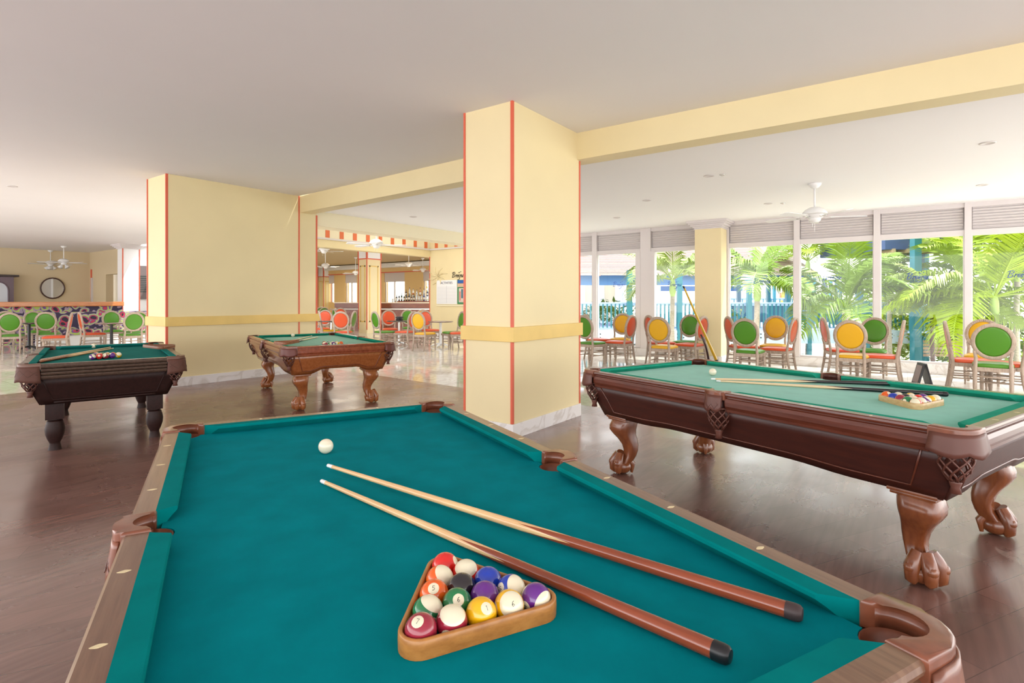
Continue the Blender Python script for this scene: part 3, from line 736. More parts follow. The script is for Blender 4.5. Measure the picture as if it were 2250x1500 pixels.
def ball(num, pos, nrm=None, pole=None, digits=False, label='', group=None):
    nm = 'billiard_ball' if num else 'cue_ball'
    o = bpy.data.objects.new(nm, BALLME[num] if num else cueb_me); C.objects.link(o); o.location = pos
    tag(o, label, 'ball', group)
    if num:
        x = Vector(nrm).normalized(); z = Vector(pole) if pole is not None else Vector((0.1, .2, .97)); z = (z - x * z.dot(x)).normalized(); y = z.cross(x)
        Mx = Matrix((x, y, z)).transposed(); o.rotation_euler = Mx.to_euler()
        if digits:
            b = MB(); st = str(num); sz = .0085
            for i, ch_ in enumerate(st):
                off = (i - (len(st) - 1) / 2) * .0052
                for ln in DIG[ch_]:
                    P_ = []
                    for (u_, v_) in ln:
                        yy = u_ * sz * (.8 if len(st) > 1 else 1) + off; zz = v_ * sz
                        P_.append(Vector((math.sqrt(BR * BR - yy * yy - zz * zz) + .00003, yy, zz)))
                    b.tube(P_, .00055, 4)
            b.build('number', INK, o)
    return o
def facing(pos, a, bb, extra_right=0):
    v = (EYE - Vector(pos)).normalized(); r_ = UP.cross(v).normalized(); u_ = v.cross(r_)
    c_ = math.sqrt(max(0.0, 1 - a * a - bb * bb)); return r_ * a + u_ * bb + v * c_
def rack(name, c0, c1, c2, z, m, label, tilt=None, hh=.030, th=.0085, r=BR + .002):
    """rounded triangular frame around three corner ball centres"""
    cs = [Vector((p[0], p[1])) for p in (c0, c1, c2)]
    ce = (cs[0] + cs[1] + cs[2]) / 3
    if (cs[1] - cs[0]).cross(cs[2] - cs[0]) < 0: cs = [cs[0], cs[2], cs[1]]
    def loop(rad):
        out = []
        for i in range(3):
            a, bb, c_ = cs[i - 1], cs[i], cs[(i + 1) % 3]
            d0 = (bb - a).normalized(); d1 = (c_ - bb).normalized()
            n0 = math.atan2(-d0.x, d0.y); n1 = math.atan2(-d1.x, d1.y)
            n0 = math.atan2(d0.y, d0.x) - math.pi / 2; n1 = math.atan2(d1.y, d1.x) - math.pi / 2
            while n1 < n0: n1 += 2 * math.pi
            for k in range(9):
                an = n0 + (n1 - n0) * k / 8; out.append(bb + Vector((math.cos(an), math.sin(an))) * rad)
        return out
    ins, outs = loop(r), loop(r + th)
    loc = Vector((ce.x, ce.y, z)); b = MB()
    prof = [(ins, 0), (outs, 0), (loop(r + th + .0005), hh * .5), (outs, hh - .002), (loop(r + th - .002), hh), (loop(r + .002), hh), (ins, hh - .002)]
    n = len(ins); rings = []
    for i in range(n + 1):
        rings.append([Vector((lp[i % n].x - ce.x, lp[i % n].y - ce.y, h_)) for lp, h_ in prof])
    b.loft(rings, False, True); bmesh.ops.remove_doubles(b.bm, verts=b.bm.verts, dist=1e-6)
    o = b.build(name, m, None, auto=R(50)); o.location = loc
    if tilt is not None: o.rotation_euler = tilt
    return tag(o, label, 'ball rack')

NZ = .792 - .037 + BR        # ball centre height on the near table
pa, pb, pc = PZ(973, 1240, NZ), PZ(922.5, 1386, NZ), PZ(1186, 1318, NZ)
ctr = (pa + pb + pc) / 3
s_ = (.2286 + .0004) / ((pa - pb).length + (pb - pc).length + (pa - pc).length) * 3
fx = lambda p: ctr + (p - ctr) * s_
# make an exact equilateral triangle with the same orientation
ang = math.atan2(pb.y - ctr.y, pb.x - ctr.x)
Rr = .2292 / math.sqrt(3)
ccw = (pc - pb).cross(pa - pb).z > 0
cor = [ctr + Vector((math.cos(ang + k * 2 * math.pi / 3 * (1 if ccw else -1)), math.sin(ang + k * 2 * math.pi / 3 * (1 if ccw else -1)), 0)) * Rr for k in range(3)]
B7, B12, B3 = cor[0], cor[1], cor[2]
def bary(i, j): return B7 + (B3 - B7) * (i / 4) + (B12 - B7) * (j / 4)   # i towards 3, j towards 12
LAY = {(4, 0): 3, (3, 0): 13, (2, 0): 5, (1, 0): 14, (0, 0): 7, (0, 1): 15, (0, 2): 1, (0, 3): 9, (0, 4): 12, (3, 1): 11, (2, 2): 2, (1, 3): 10, (2, 1): 8, (1, 1): 6, (1, 2): 4}
ORI = {3: ((.85, .35), (0, 1)), 13: ((-.6, -.5), (.55, .5)), 5: ((-.05, .42), (1, 0)), 14: ((.3, -.6), (.45, .72)), 7: ((-.2, .5), (1, 0)), 15: ((-.3, -.75), (.1, .62)), 1: ((.36, .3), (1, .2)), 9: ((-.88, -.1), (.25, .12)), 12: ((-.5, -.6), (.72, -.42)),
       11: ((.4, -.8), (0, .62)), 2: ((.93, -.2), (0, 1)), 10: ((-.72, .12), (.6, .3)), 8: ((.3, -.9), (0, 1)), 6: ((.1, .25), (1, 0)), 4: ((-.3, -.9), (0, 1))}
DSC = {1: 'solid yellow ball numbered one at the middle of the front side of the near rack', 2: 'solid blue ball at the far side of the near rack', 3: 'bright red solid ball at the far left corner of the near rack', 4: 'solid purple ball in the inside of the near rack',
       5: 'solid orange ball with white number spot on the left side of the near rack', 6: 'solid green ball with white number spot in the inside of the near rack', 7: 'solid maroon ball at the front left corner of the near rack', 8: 'black ball in the inside of the near rack',
       9: 'yellow striped ball mostly cream, second from the right on the near rack front', 10: 'blue striped ball on the far side of the near rack next to the purple stripe', 11: 'red striped ball with cream cap beside the red solid in the near rack', 12: 'purple striped ball at the right corner of the near rack',
       13: 'orange striped ball on the left side of the near rack', 14: 'green striped ball on the left side of the near rack', 15: 'maroon striped ball with cream cap on the front side of the near rack'}
for ij, nm in LAY.items():
    p = bary(*ij); n_, q_ = ORI[nm]
    if nm > 8: z = facing(p, *q_); x = facing(p, *n_); x = x - z * x.dot(z)
    else: x = facing(p, *n_); z = UP - x * UP.dot(x)
    if z.length < .05: z = RIGHT
    o = ball(nm, p, x, z, nm not in (8, 4, 13, 14, 11, 3), DSC[nm], None)
    if nm == 9:   # the spot with its number sits on the cream side
        b = MB(); zz = .0286
        for i, ch_ in enumerate('9'):
            for ln in DIG[ch_]: b.tube([Vector((u_ * .009, v_ * .009, math.sqrt(BR * BR - (u_ * .009) ** 2 - (v_ * .009) ** 2) + .00003)) for u_, v_ in ln], .0005, 4)
        b.build('number', INK, o)
rack('triangle_rack', B7, B12, B3, .7555, M['rackwood'], 'honey coloured wooden triangle rack full of balls on the near teal table', hh=.034)
ball(0, PZ(716, 980, NZ), label='ivory cue ball alone on the near teal cloth')

def cue(butt, tip, label, m, cap=M['black'], L=None, r0=.0148, r1=.0062, name='pool_cue', ferr=M['ferrule'], tipm=None):
    butt, tip = Vector(butt), Vector(tip); d = tip - butt; Ln = d.length
    T = bpy.data.objects.new(name, None); C.objects.link(T); T.location = butt
    T.rotation_euler = d.to_track_quat('X', 'Z').to_euler(); tag(T, label, 'cue')
    def lat(prof, nm, mm):
        b = MB(); rings = []
        for x_, r_ in prof: rings.append([Vector((x_, max(r_, 1e-5) * math.cos(2 * math.pi * k / 20), max(r_, 1e-5) * math.sin(2 * math.pi * k / 20))) for k in range(20)])
        b.loft(rings); return b.build(nm, mm, T, auto=R(40))
    rr = lambda x_: r0 + (r1 - r0) * (x_ / Ln)
    lat([(.03, rr(.03))] + [(Ln * k / 8, rr(Ln * k / 8)) for k in range(1, 8)] + [(Ln - .03, r1)], 'shaft', m)
    lat([(0, .001), (.001, r0 * .7), (.006, r0 * .97), (.014, r0 + .0006), (.03, r0 + .0004)], 'butt_cap', cap)
    lat([(Ln - .03, r1 + .0003), (Ln - .004, r1)], 'ferrule', ferr)
    lat([(Ln - .004, r1), (Ln - .001, r1 * .9), (Ln, r1 * .4), (Ln, 0)], 'tip', tipm or ferr)
    return T
zc = .7555
cue(PZ(1607, 1443, zc + .016), PZ(706, 1056, zc + .0075), 'mahogany butted cue nearest the viewer with black rubber bumper on the near table', M['cue_red'], r0=.0155)
e_ = cue(PZ(1765, 1350, zc + .016), PZ(720, 1022, zc + .018), 'mahogany butted cue behind the other, its tip crossing over on the near table', M['cue_red'], cap=mat('dark_bumper', (0.05, 0.03, 0.03), .5), r0=.0155)
# right table
Z3 = .763
ball(0, PZ(1566, 817, Z3 + BR), label='ivory cue ball alone on the glare-paled green cloth of the right cherry table')
cue(PZ(1970, 843, Z3 + .022), PZ(1562, 832, Z3 + .022), 'black butted cue with ivory end cap, farther of the two on the right cherry table', M['cue_black'], cap=mat('ivory_cap', (0.75, 0.66, 0.45), .3))
cue(PZ(2084, 866, Z3 + .016), PZ(1574, 836.5, Z3 + .008), 'long black butted cue lying behind the triangle rack on the right cherry table', M['cue_black'])
def tri_from(front, label_fn, pts, z, nums, size=.2292, group=None, digits=False, seed=1):
    rnd = random.Random(seed)
    out = []
    for k, (i, j) in enumerate([(i, j) for j in range(5) for i in range(5 - j)]):
        p = pts[0] + (pts[1] - pts[0]) * (i / 4) + (pts[2] - pts[0]) * (j / 4); p = Vector((p.x, p.y, z))
        nm = nums[k]; q = facing(p, rnd.uniform(-.7, .7), rnd.uniform(-.5, .9)); w_ = facing(p, rnd.uniform(-.8, .8), rnd.uniform(.2, .9))
        x = q if nm < 9 else q - w_ * q.dot(w_); out.append(ball(nm, p, x, w_ if nm > 8 else UP + RIGHT * .1, False, label_fn(nm, i, j), group))
    return out
cname = lambda nm: ('%s %s ball' % (NUM[nm], 'striped' if nm > 8 else 'solid')) if nm != 8 else 'black ball'
# corner ball centres of the rack on the right table
f_, l_, r_ = PZ(2010, 890, Z3 + BR), PZ(1946, 868, Z3 + BR), PZ(2050, 868, Z3 + BR)
g = (PZ(1946, 872, Z3 + BR) + PZ(2052, 875, Z3 + BR) + PZ(2008, 893, Z3 + BR)) / 3
def eq_tri(front, dirang, s=.2292):
    """triangle from its front vertex, pointing direction of the axis away from it"""
    a = Vector((front.x, front.y, 0)); o = []
    for d in (-30, 30): o.append(a + Vector((math.cos(dirang + R(d)), math.sin(dirang + R(d)), 0)) * s)
    return [a, o[0], o[1]]
fr = PZ(2012, 886, Z3 + BR); lf = PZ(1945, 869, Z3 + BR)
da = math.atan2(lf.y - fr.y, lf.x - fr.x)
tr3 = [Vector((fr.x, fr.y, 0)), Vector((fr.x + .2292 * math.cos(da), fr.y + .2292 * math.sin(da), 0)), Vector((fr.x + .2292 * math.cos(da - R(60)), fr.y + .2292 * math.sin(da - R(60)), 0))]
order3 = [11, 6, 7, 2, 5, 13, 15, 8, 12, 12, 3, 9, 1, 4, 14]
used = {}
def lab3(nm, i, j):
    return '%s in the cherry table rack, %s' % (cname(nm), {(0, 0): 'at its near corner', (4, 0): 'at its left corner', (0, 4): 'at its right corner'}.get((i, j), 'row %s from the near corner' % ['one', 'two', 'three', 'four', 'five'][i + j]))
order3 = [11, 6, 7, 2, 5, 13, 15, 8, 10, 12, 3, 9, 1, 4, 14]
tri_from(None, lab3, tr3, Z3 + BR, order3, seed=4)
rack('triangle_rack', tr3[0], tr3[1], tr3[2], Z3 + .0005, wood('pale_pine_rack', (0.52, 0.33, 0.14), (0.68, 0.48, 0.24), .4, 5, (6, 6, 14), .1), 'pale wooden triangle rack full of balls on the right cherry table', hh=.034)
# mid table: loose triangle of balls, cues, rack on the rail
def row_tri(pl, prr, z):
    a, c_ = PZ(*pl, z), PZ(*prr, z); d = (c_ - a); d.z = 0; d.normalize(); a = Vector((a.x, a.y, 0))
    n_ = Vector((-d.y, d.x, 0)); n_ = n_ if n_.dot(FWD) > 0 else -n_
    return [a, a + d * .2292, a + (d * .5 + n_ * .866) * .2292]
t2 = row_tri((715.5, 757), (755, 754), Z3 + BR)
pos_word = ['first', 'second', 'third', 'fourth', 'fifth']
row_word = ['front', 'second', 'third', 'fourth', 'back']
tri_from(None, lambda nm, i, j: '%s, %s in the %s row of loose balls on the orange cherry table' % (cname(nm), pos_word[i], row_word[j]), t2, Z3 + BR, [7, 14, 4, 9, 5, 13, 10, 15, 1, 11, 2, 12, 3, 6, 8], seed=8)
ball(0, PZ(643.5, 736, Z3 + BR), label='ivory cue ball by the far rail of the orange cherry table')
p0 = PZ(640, 752, Z3 + .016)
cue(PZ(628, 752, Z3 + .016), PZ(685, 737.5, Z3 + .008), 'short looking pale cue, farther of the two on the orange cherry table', M['cue_black'])
cue(PZ(634, 753.5, Z3 + .016), PZ(699, 740, Z3 + .008), 'cue with black butt, nearer of the two on the orange cherry table', M['cue_black'])
def rail_rack(p_l, p_r, z, m, label, lean):
    a, c_ = Vector(p_l), Vector(p_r); d = c_ - a; w = d.length; s_ = .2292
    mid = (a + c_) / 2; ang_ = math.atan2(d.y, d.x)
    o = rack('triangle_rack', (-s_ / 2, -s_ * .289, 0), (s_ / 2, -s_ * .289, 0), (0, s_ * .577, 0), 0, m, label, hh=.03)
    o.location = mid; o.rotation_euler = (lean, 0, 0)
    o.rotation_mode = 'XYZ'; o.rotation_euler = (Matrix.Rotation(ang_, 3, 'Z') @ Matrix.Rotation(lean, 3, 'X')).to_euler()
    return o
rail_rack(PZ(608, 752, .803), PZ(652, 757, .803), .8, wood('orange_brown_rack', (.22, .06, .015), (.32, .10, .025), .4, 5, (6, 6, 14), .1), 'brown triangle rack resting on the corner of the orange cherry table', R(2))
rail_rack(PZ(322, 770, .815), PZ(377, 758, .83), .8, M['rackdark'], 'dark brown triangle rack resting on the right rail of the espresso table', R(3))
# left table
t0 = row_tri((203, 784), (261, 779.5), Z3 + BR)
tri_from(None, lambda nm, i, j: '%s, %s in the %s row of loose balls on the espresso table' % (cname(nm), pos_word[i], row_word[j]), t0, Z3 + BR, [12, 3, 15, 4, 9, 8, 11, 1, 5, 2, 14, 10, 7, 6, 13], seed=11)
ball(0, PZ(206, 759.5, Z3 + BR), label='ivory cue ball by the far rail of the espresso table')
cue(PZ(83, 793, Z3 + .016), PZ(243, 762.5, Z3 + .008), 'brown cue, farther of the two lying together on the espresso table', M['cue_red'])
cue(PZ(80, 795.5, Z3 + .016), PZ(249, 765, Z3 + .008), 'brown cue, nearer of the two lying together on the espresso table', M['cue_red'])
# tall sticks standing in the far corner pocket of the right table
pk = PZ(1562, 786, .80)
lo = PD(1576, 795, 5.35); hi = PD(1501, 627, 5.15)
cue(lo, hi, 'golden varnished stick with black tip standing in the far corner pocket', M['cue_gold'], ferr=M['black'], tipm=M['ferrule'], r0=.0155, r1=.0085)
b = MB(); pp = [PD(1558, 795, 5.25), PD(1553, 768, 5.23), PD(1550, 757, 5.22), PD(1540, 735, 5.2)]
b.tube([q - pp[0] for q in pp], [.011, .0105, .010, .009], 10); o = b.build('bent_stick', mat('black_brown_stick', (0.03, 0.012, 0.01), .35), None, smooth=True); o.location = pp[0]
tag(o, 'short bent black stick standing in the far corner pocket beside the golden one', 'stick')

# ================================================================ CHAIRS
def make_chair(col):
    T = thing('oval_back_chair', (0, 0, 0), 0)
    cw = M['chairwood']; vm = CH[col]
    for sy in (-1, 1):
        b = MB(); y = sy * .20                       # front leg, tapered and ringed
        b.lathe([(.014, 0), (.016, .03), (.012, .045), (.019, .06), (.017, .075), (.021, .09), (.026, .33), (.021, .345), (.029, .355), (.029, .40)], 10, (.205, y, 0))
        b.build('leg', cw, T, auto=R(40))
        b = MB()
        b.tube([(-.275, sy * .185, 0), (-.235, sy * .185, .22), (-.215, sy * .185, .42), (-.232, sy * .178, .56), (-.255, sy * .195, .66)], [.018, .022, .024, .021, .019], 8)
        b.build('leg', cw, T, smooth=True)
    b = MB()
    b.poly([(.245, .235), (-.225, .205), (-.225, -.205), (.245, -.235)][::-1], .375, .43)
    for k in range(13):
        b.b2(.242, .252, -.22 + k * .0355, -.205 + k * .0355, .375, .425)
    for sy in (-1, 1):
        for k in range(11):
            x_ = -.19 + k * .039; yy = sy * (.207 + (x_ + .225) * .062); b.b2(x_, x_ + .018, yy, yy + sy * .010, .375, .425)
    b.build('seat_frame', cw, T)
    b = MB(); rings = []
    for z, g in ((.425, .0), (.44, .012), (.462, .010), (.478, -.02), (.488, -.09), (.490, -.19)):
        x0, x1, yw = -.215 - g * .6, .240 + g, .222 + g
        ring = []
        for k in range(24):
            an = 2 * math.pi * k / 24; ex = .35
            cx_ = math.copysign(abs(math.cos(an)) ** ex, math.cos(an)); cy_ = math.copysign(abs(math.sin(an)) ** ex, math.sin(an))
            xx = (x0 + x1) / 2 + (x1 - x0) / 2 * cx_; ring.append(Vector((xx, cy_ * max(yw * (.90 + .10 * (xx + .22) / .46), .002), z)))
        rings.append(ring)
    b.loft(rings); b.build('seat', vm, T, smooth=True)
    # stretchers
    b = MB()
    for sy in (-1, 1): b.tube([(-.235, sy * .185, .20), (.205, sy * .20, .20)], .011, 6); b.tube([(-.228, sy * .185, .27), (.205, sy * .20, .27)], .009, 6)
    b.tube([(0, -.19, .20), (0, .19, .20)], .011, 6); b.tube([(-.232, -.185, .30), (-.232, .185, .30)], .010, 6); b.tube([(.205, -.20, .28), (.205, .20, .28)], .009, 6)
    b.build('stretcher', cw, T, smooth=True)
    # oval back
    tilt = Matrix.Translation((-.268, 0, .79)) @ Matrix.Rotation(R(-9), 4, 'Y')
    b = MB(); rings = []
    for k in range(32):
        an = 2 * math.pi * k / 32; u = Vector((0, math.cos(an), math.sin(an)))
        prof = [(0, -.016), (.012, -.020), (.044, -.016), (.050, 0), (.044, .014), (.012, .018), (0, .014)]
        rings.append([tilt @ Vector((x_, math.cos(an) * (.186 + d), math.sin(an) * (.205 + d))) for d, x_ in prof])
    rings.append(rings[0]); b.loft(rings, False); bmesh.ops.remove_doubles(b.bm, verts=b.bm.verts, dist=1e-6)
    bf = b.build('back_frame', cw, T, smooth=True)
    b = MB(); rings = []
    for k in range(96):
        an = 2 * math.pi * k / 96; g = .0045 if k % 2 else 0.0
        rings.append([tilt @ Vector((.014 + x_ + (g if x_ > 0 else 0), math.cos(an) * (.202 + d), math.sin(an) * (.221 + d))) for d, x_ in ((0, -.004), (0, .004), (.026, .004), (.026, -.004))])
    rings.append(rings[0]); b.loft(rings, False); bmesh.ops.remove_doubles(b.bm, verts=b.bm.verts, dist=1e-6)
    b.build('bead_carving', cw, bf)
    b = MB(); rings = []
    for x_, f in ((-.014, .0), (-.015, .85), (-.010, 1.01), (.008, 1.01), (.020, .90), (.027, .6), (.029, 0.0)):
        rings.append([tilt @ Vector((x_, math.cos(2 * math.pi * k / 32) * .186 * max(f, .002), math.sin(2 * math.pi * k / 32) * .205 * max(f, .002))) for k in range(32)])
    b.loft(rings); b.build('back_cushion', vm, T, smooth=True)
    return T
proto = {}
def lean(px): return math.degrees(math.atan((px - 1125) / F))
def chair(col, px, ytop, ang, label, group, H=1.04, dep=None):
    """px: column of the back, ytop: row of the chair top, ang: seat direction relative to the view (0 = seat points away, 90 = to the right, 180 = towards the viewer)"""
    d = dep or (1.36 - H) * F / (ytop - CY)
    p = PD(px, CY, d)
    a0 = math.atan2(FWD.y, FWD.x); rz = a0 - R(ang + lean(px))
    if col not in proto: o = make_chair(col); proto[col] = o
    else: o = copy_tree(proto[col])
    o.rotation_euler = (0, 0, rz); off = Matrix.Rotation(rz, 3, 'Z') @ Vector((-.268, 0, 0))
    o.location = (p.x - off.x, p.y - off.y, 0)
    o['label'] = label; o['category'] = 'chair'; o['group'] = group
    return o
g1 = 'oval back chairs by the window wall'
def lean(px): return math.degrees(math.atan((px - 1125) / F))
WIN = [
 ('green', 1283, 0, 11.3, 35, 'green oval back chair half hidden by the centre pillar'),
 ('orange', 1290, 0, 12.3, 70, 'chair with wooden oval back just behind the green one at the centre pillar'),
 ('yellow', 1368, 0, 12.8, -170, 'amber oval back chair facing the room, behind the orange one nearest the centre pillar'),
 ('orange', 1386, 0, 11.5, -62, 'orange oval back chair seen from behind at an angle, nearest the centre pillar'),
 ('orange', 1428, 0, 11.4, 62, 'orange chair mostly hidden behind the amber chair left of the window pillar'),
 ('yellow', 1447, 0, 10.3, 20, 'amber oval back chair seen from behind, left of the window pillar'),
 ('green', 1516, 0, 11.9, -160, 'green oval back chair facing the room, left of the window pillar behind the golden stick'),
 ('orange', 1543, 0, 10.8, -62, 'orange oval back chair before the window pillar by the golden stick'),
 ('orange', 1603, 0, 10.6, 68, 'orange chair side-on right of the window pillar behind the green one'),
 ('green', 1637, 0, 9.4, 14, 'green oval back chair seen from behind, right of the window pillar'),
 ('yellow', 1704, 0, 11.0, -172, 'amber oval back chair facing the room right of the window pillar'),
 ('orange', 1743, 0, 9.9, -74, 'orange oval back chair at an angle in front of the first slim mullion'),
 ('orange', 1812, 0, 9.9, 76, 'orange chair side-on left of the amber chair under the ceiling fan'),
 ('yellow', 1868, 0, 8.6, 8, 'amber oval back chair seen from behind, largest amber one under the ceiling fan'),
 ('green', 1921, 0, 9.9, -172, 'green oval back chair facing the room beside the second mullion'),
 ('orange', 1981, 0, 8.6, -87, 'orange chair seen edge-on left of the small folding sign'),
 ('orange', 2082, 0, 8.3, 86, 'orange chair seen edge-on right of the small folding sign'),
 ('yellow', 2160, 0, 9.0, -178, 'amber oval back chair half hidden behind the large green one at the right'),
 ('green', 2182, 0, 7.4, 0, 'large green oval back chair seen from behind at the far right'),
 ('orange', 2264, 0, 7.5, -80, 'orange seated chair cut by the right edge of the picture'),
]
for col, px, yt, d, ang, lb in WIN:
    chair(col, px, 0, ang + 0.0, lb, g1, dep=d)
g2 = 'oval back chairs in the central hall'
MID = [
 ('green', 706, 16, 25.0, 10, 'green chair far back behind the left edge of the wide pillar opening'), ('green', 712, 16, 23.5, -20, 'green chair nearer, second at the left edge of the pillar opening'),
 ('orange', 714, 16, 17.2, -165, 'orange oval back chair facing the viewer behind the left dark round table'), ('yellow', 703, 16, 16.0, 85, 'yellow seated chair partly hidden by the wide pillar edge'),
 ('yellow', 725, 16, 20.5, -80, 'cream and yellow chair seen edge-on behind the left dark round table'), ('green', 735, 16, 19.5, 75, 'pale green chair seen edge-on behind the left orange chairs'),
 ('orange', 748, 16, 21.5, 0, 'orange chair whose top shows above the nearer orange chair before the bar'),
 ('orange', 749, 16, 15.0, 12, 'orange oval back chair seen from behind before the bar'), ('green', 777, 16, 15.7, -72, 'green chair turned sideways beside the panelled column'),
 ('green', 825, 16, 15.2, 62, 'green oval back chair at an angle in front of the panelled column'), ('orange', 854, 16, 17.0, 172, 'orange oval back chair facing the viewer behind the middle round table'),
 ('green', 896, 16, 17.8, 165, 'green oval back chair facing the viewer behind the middle round table'), ('orange', 908, 16, 15.2, -50, 'orange chair mostly covered by the yellow chair of the hall'),
 ('yellow', 919, 16, 14.4, 38, 'yellow oval back chair, nearest of the central hall chairs'), ('orange', 935, 16, 16.4, 150, 'orange oval back chair right behind the yellow chair of the hall'),
 ('yellow', 928, 16, 18.2, -15, 'yellow chair whose top peeks above the others before the bar'), ('green', 1014, 16, 15.2, -115, 'green oval back chair cut by the centre pillar'),
 ('orange', 1030, 16, 14.9, -100, 'orange seated chair mostly hidden behind the centre pillar'),
]
for col, px, yt, d, ang, lb in MID: chair(col, px, 0, ang, lb, g2, dep=d)
g3 = 'oval back chairs in the left hall'
LEFT = [
 ('green', 22, 0, 13.6, 8, 'green oval back chair seen from behind, leftmost of the left hall'), ('green', 12, 0, 15.5, -5, 'green chair hidden behind the leftmost green chair'),
 ('green', 73, 0, 15.6, 160, 'bright green sunlit chair facing the viewer in the left hall'), ('green', 101, 0, 14.3, 12, 'green oval back chair seen from behind beside the sunlit one'),
 ('orange', 154, 0, 13.4, -84, 'orange chair with bright sunlit frame seen edge-on facing left'), ('orange', 177, 0, 14.3, 80, 'orange chair seen edge-on facing right toward the table'),
 ('green', 245, 0, 16.0, 172, 'green chair facing the viewer behind the round table at the left pillar'), ('green', 294, 0, 14.0, -12, 'green oval back chair seen from behind by the left pillar'),
 ('green', 306, 0, 15.2, -20, 'green chair hidden behind the one by the left pillar'),
]
for col, px, yt, d, ang, lb in LEFT: chair(col, px, 0, ang, lb, g3, dep=d)

# ---- small round tables
def round_table(px, d, label, top, ped, r=.36, h=.74, base='arch'):
    p = PD(px, CY, d); T = thing('round_table', (p.x, p.y, 0), 0.4, label, 'table', 'small round cafe tables')
    b = MB(); b.lathe([(0, h - .03), (r - .012, h - .03), (r, h - .02), (r, h - .006), (r - .008, h), (0, h)], 32); b.build('tabletop', top, T, auto=R(40))
    b = MB(); b.lathe([(.038, .03), (.034, h - .05), (.12, h - .03)], 14); b.build('pedestal', ped, T, auto=R(40))
    b = MB()
    for k in range(4):
        a = k * math.pi / 2; u = Vector((math.cos(a), math.sin(a), 0))
        b.tube([u * .02 + Vector((0, 0, .10)), u * .12 + Vector((0, 0, .085)), u * .22 + Vector((0, 0, .05)), u * .29 + Vector((0, 0, .014))], [.035, .032, .028, .02], 8, flat=.7)
    b.build('base', ped, T, smooth=True); return T
tt = mat('dark_laminate_top', (0.06, 0.04, 0.035), 0.2, coat=.4); tl = mat('brown_laminate_top', (0.22, 0.14, 0.11), 0.2, coat=.4)
round_table(728, 16.0, 'dark round table with silver pedestal at the left edge of the hall', tt, M['chrome'])
rt = round_table(877, 16.2, 'dark round table with silver pedestal in the middle of the hall', tt, M['chrome'])
round_table(968, 15.7, 'brown topped round table with bright steel pedestal and arched base', tl, M['whitep'])
round_table(64, 14.7, 'dark round table between the green chairs of the left hall', tt, M['black'])
round_table(245, 14.6, 'round table with black pedestal between orange and green chairs of the left hall', tl, M['black'])
b = MB(); b.lathe([(.0, 0), (.10, 0), (.12, .03), (.08, .05), (.13, .10), (.09, .12), (0, .12)], 12); o = b.build('napkin_caddy', M['black'], None, smooth=True); o.location = PD(878, CY, 16.2) * 1; o.location.z = .74
tag(o, 'black caddy standing on the middle round table of the hall', 'caddy')
# ---- small folding sign on the floor
p = PD(2026, CY, 8.7); T = thing('folding_sign', (p.x, p.y, 0), math.atan2(RIGHT.y, RIGHT.x) - .30, 'small black framed folding floor sign by the windows', 'sign')
for s_ in (-1, 1):
    rot = Matrix.Rotation(R(14) * s_, 4, 'Y')
    b = MB(); b.b2(-.012, .012, -.13, .13, 0, .36, .003); b.xf(Matrix.Translation((s_ * .095, 0, 0)) @ Matrix.Rotation(R(-14) * s_, 4, 'Y')); f_o = b.build('frame', M['black'], T)
    b = MB(); b.b2(.0125 * s_, .0150 * s_, -.10, .10, .04, .32); b.xf(Matrix.Translation((s_ * .095, 0, 0)) @ Matrix.Rotation(R(-14) * s_, 4, 'Y')); b.build('sign_panel', mat('grey_brown_panel', (0.28, 0.22, 0.2), .4), f_o)

# ================================================================ CEILING FIXTURES
def downlight(px, py, z, label, lit=False, r=.075, power=0, col=(1, .93, .82)):
    p = PZ(px, py, z); T = thing('downlight', (p.x, p.y, z), 0, label, 'ceiling light', 'recessed ceiling lights')
    b = MB(); b.lathe([(r * .72, -.004), (r * .78, -.010), (r, -.006), (r, -.0005)], 20); b.build('trim_ring', M['white'], T, smooth=True)
    b = MB(); b.lathe([(0, -.003), (r * .72, -.0035)], 16); b.build('lens', M['lampglow'] if lit else mat('grey_lens', (.35, .33, .32), .3), T)
    return T
DL = [(2170, 314, H2, 'lit recessed downlight near the right edge of the ceiling', True), (1558, 386, H2, 'unlit recessed downlight high right of the centre pillar', False), (1421, 440, H2, 'unlit recessed downlight above the left window panes', False),
      (1355, 478, H2, 'unlit recessed downlight closest to the window wall at the centre pillar', False), (1688, 447, H2, 'unlit recessed downlight left of the ceiling fan', False), (2158, 406, H2, 'unlit recessed downlight above the second right window', False),
      (908, 476, H2, 'recessed downlight left of the centre pillar above the header', True), (27, 409, H1, 'lit recessed downlight on the far left ceiling', True)]
for a_ in DL: downlight(*a_)
for (px, py, lb) in ((1587, 383, 'small sprinkler disc beside the high downlight'), (1720, 446, 'small sprinkler disc beside the downlight left of the fan')):
    p = PZ(px, py, H2); b = MB(); b.lathe([(.018, -.02), (.022, -.012), (.04, -.008), (.042, 0)], 14); o = b.build('sprinkler', M['chrome'], None, smooth=True); o.location = (p.x, p.y, H2 - .0005); tag(o, lb, 'sprinkler', 'ceiling sprinklers')
def lamp(name, kind, loc, energy, size=1.0, sy=None, rot=(0, 0, 0), col=(1, 1, 1)):
    l = bpy.data.lights.new(name, kind); l.energy = energy; l.color = col
    if kind == 'AREA': l.shape = 'RECTANGLE' if sy else 'SQUARE'; l.size = size; l.size_y = sy or size
    if kind == 'POINT' or kind == 'SPOT': l.shadow_soft_size = size
    o = bpy.data.objects.new(name, l); C.objects.link(o); o.location = loc; o.rotation_euler = rot; return o

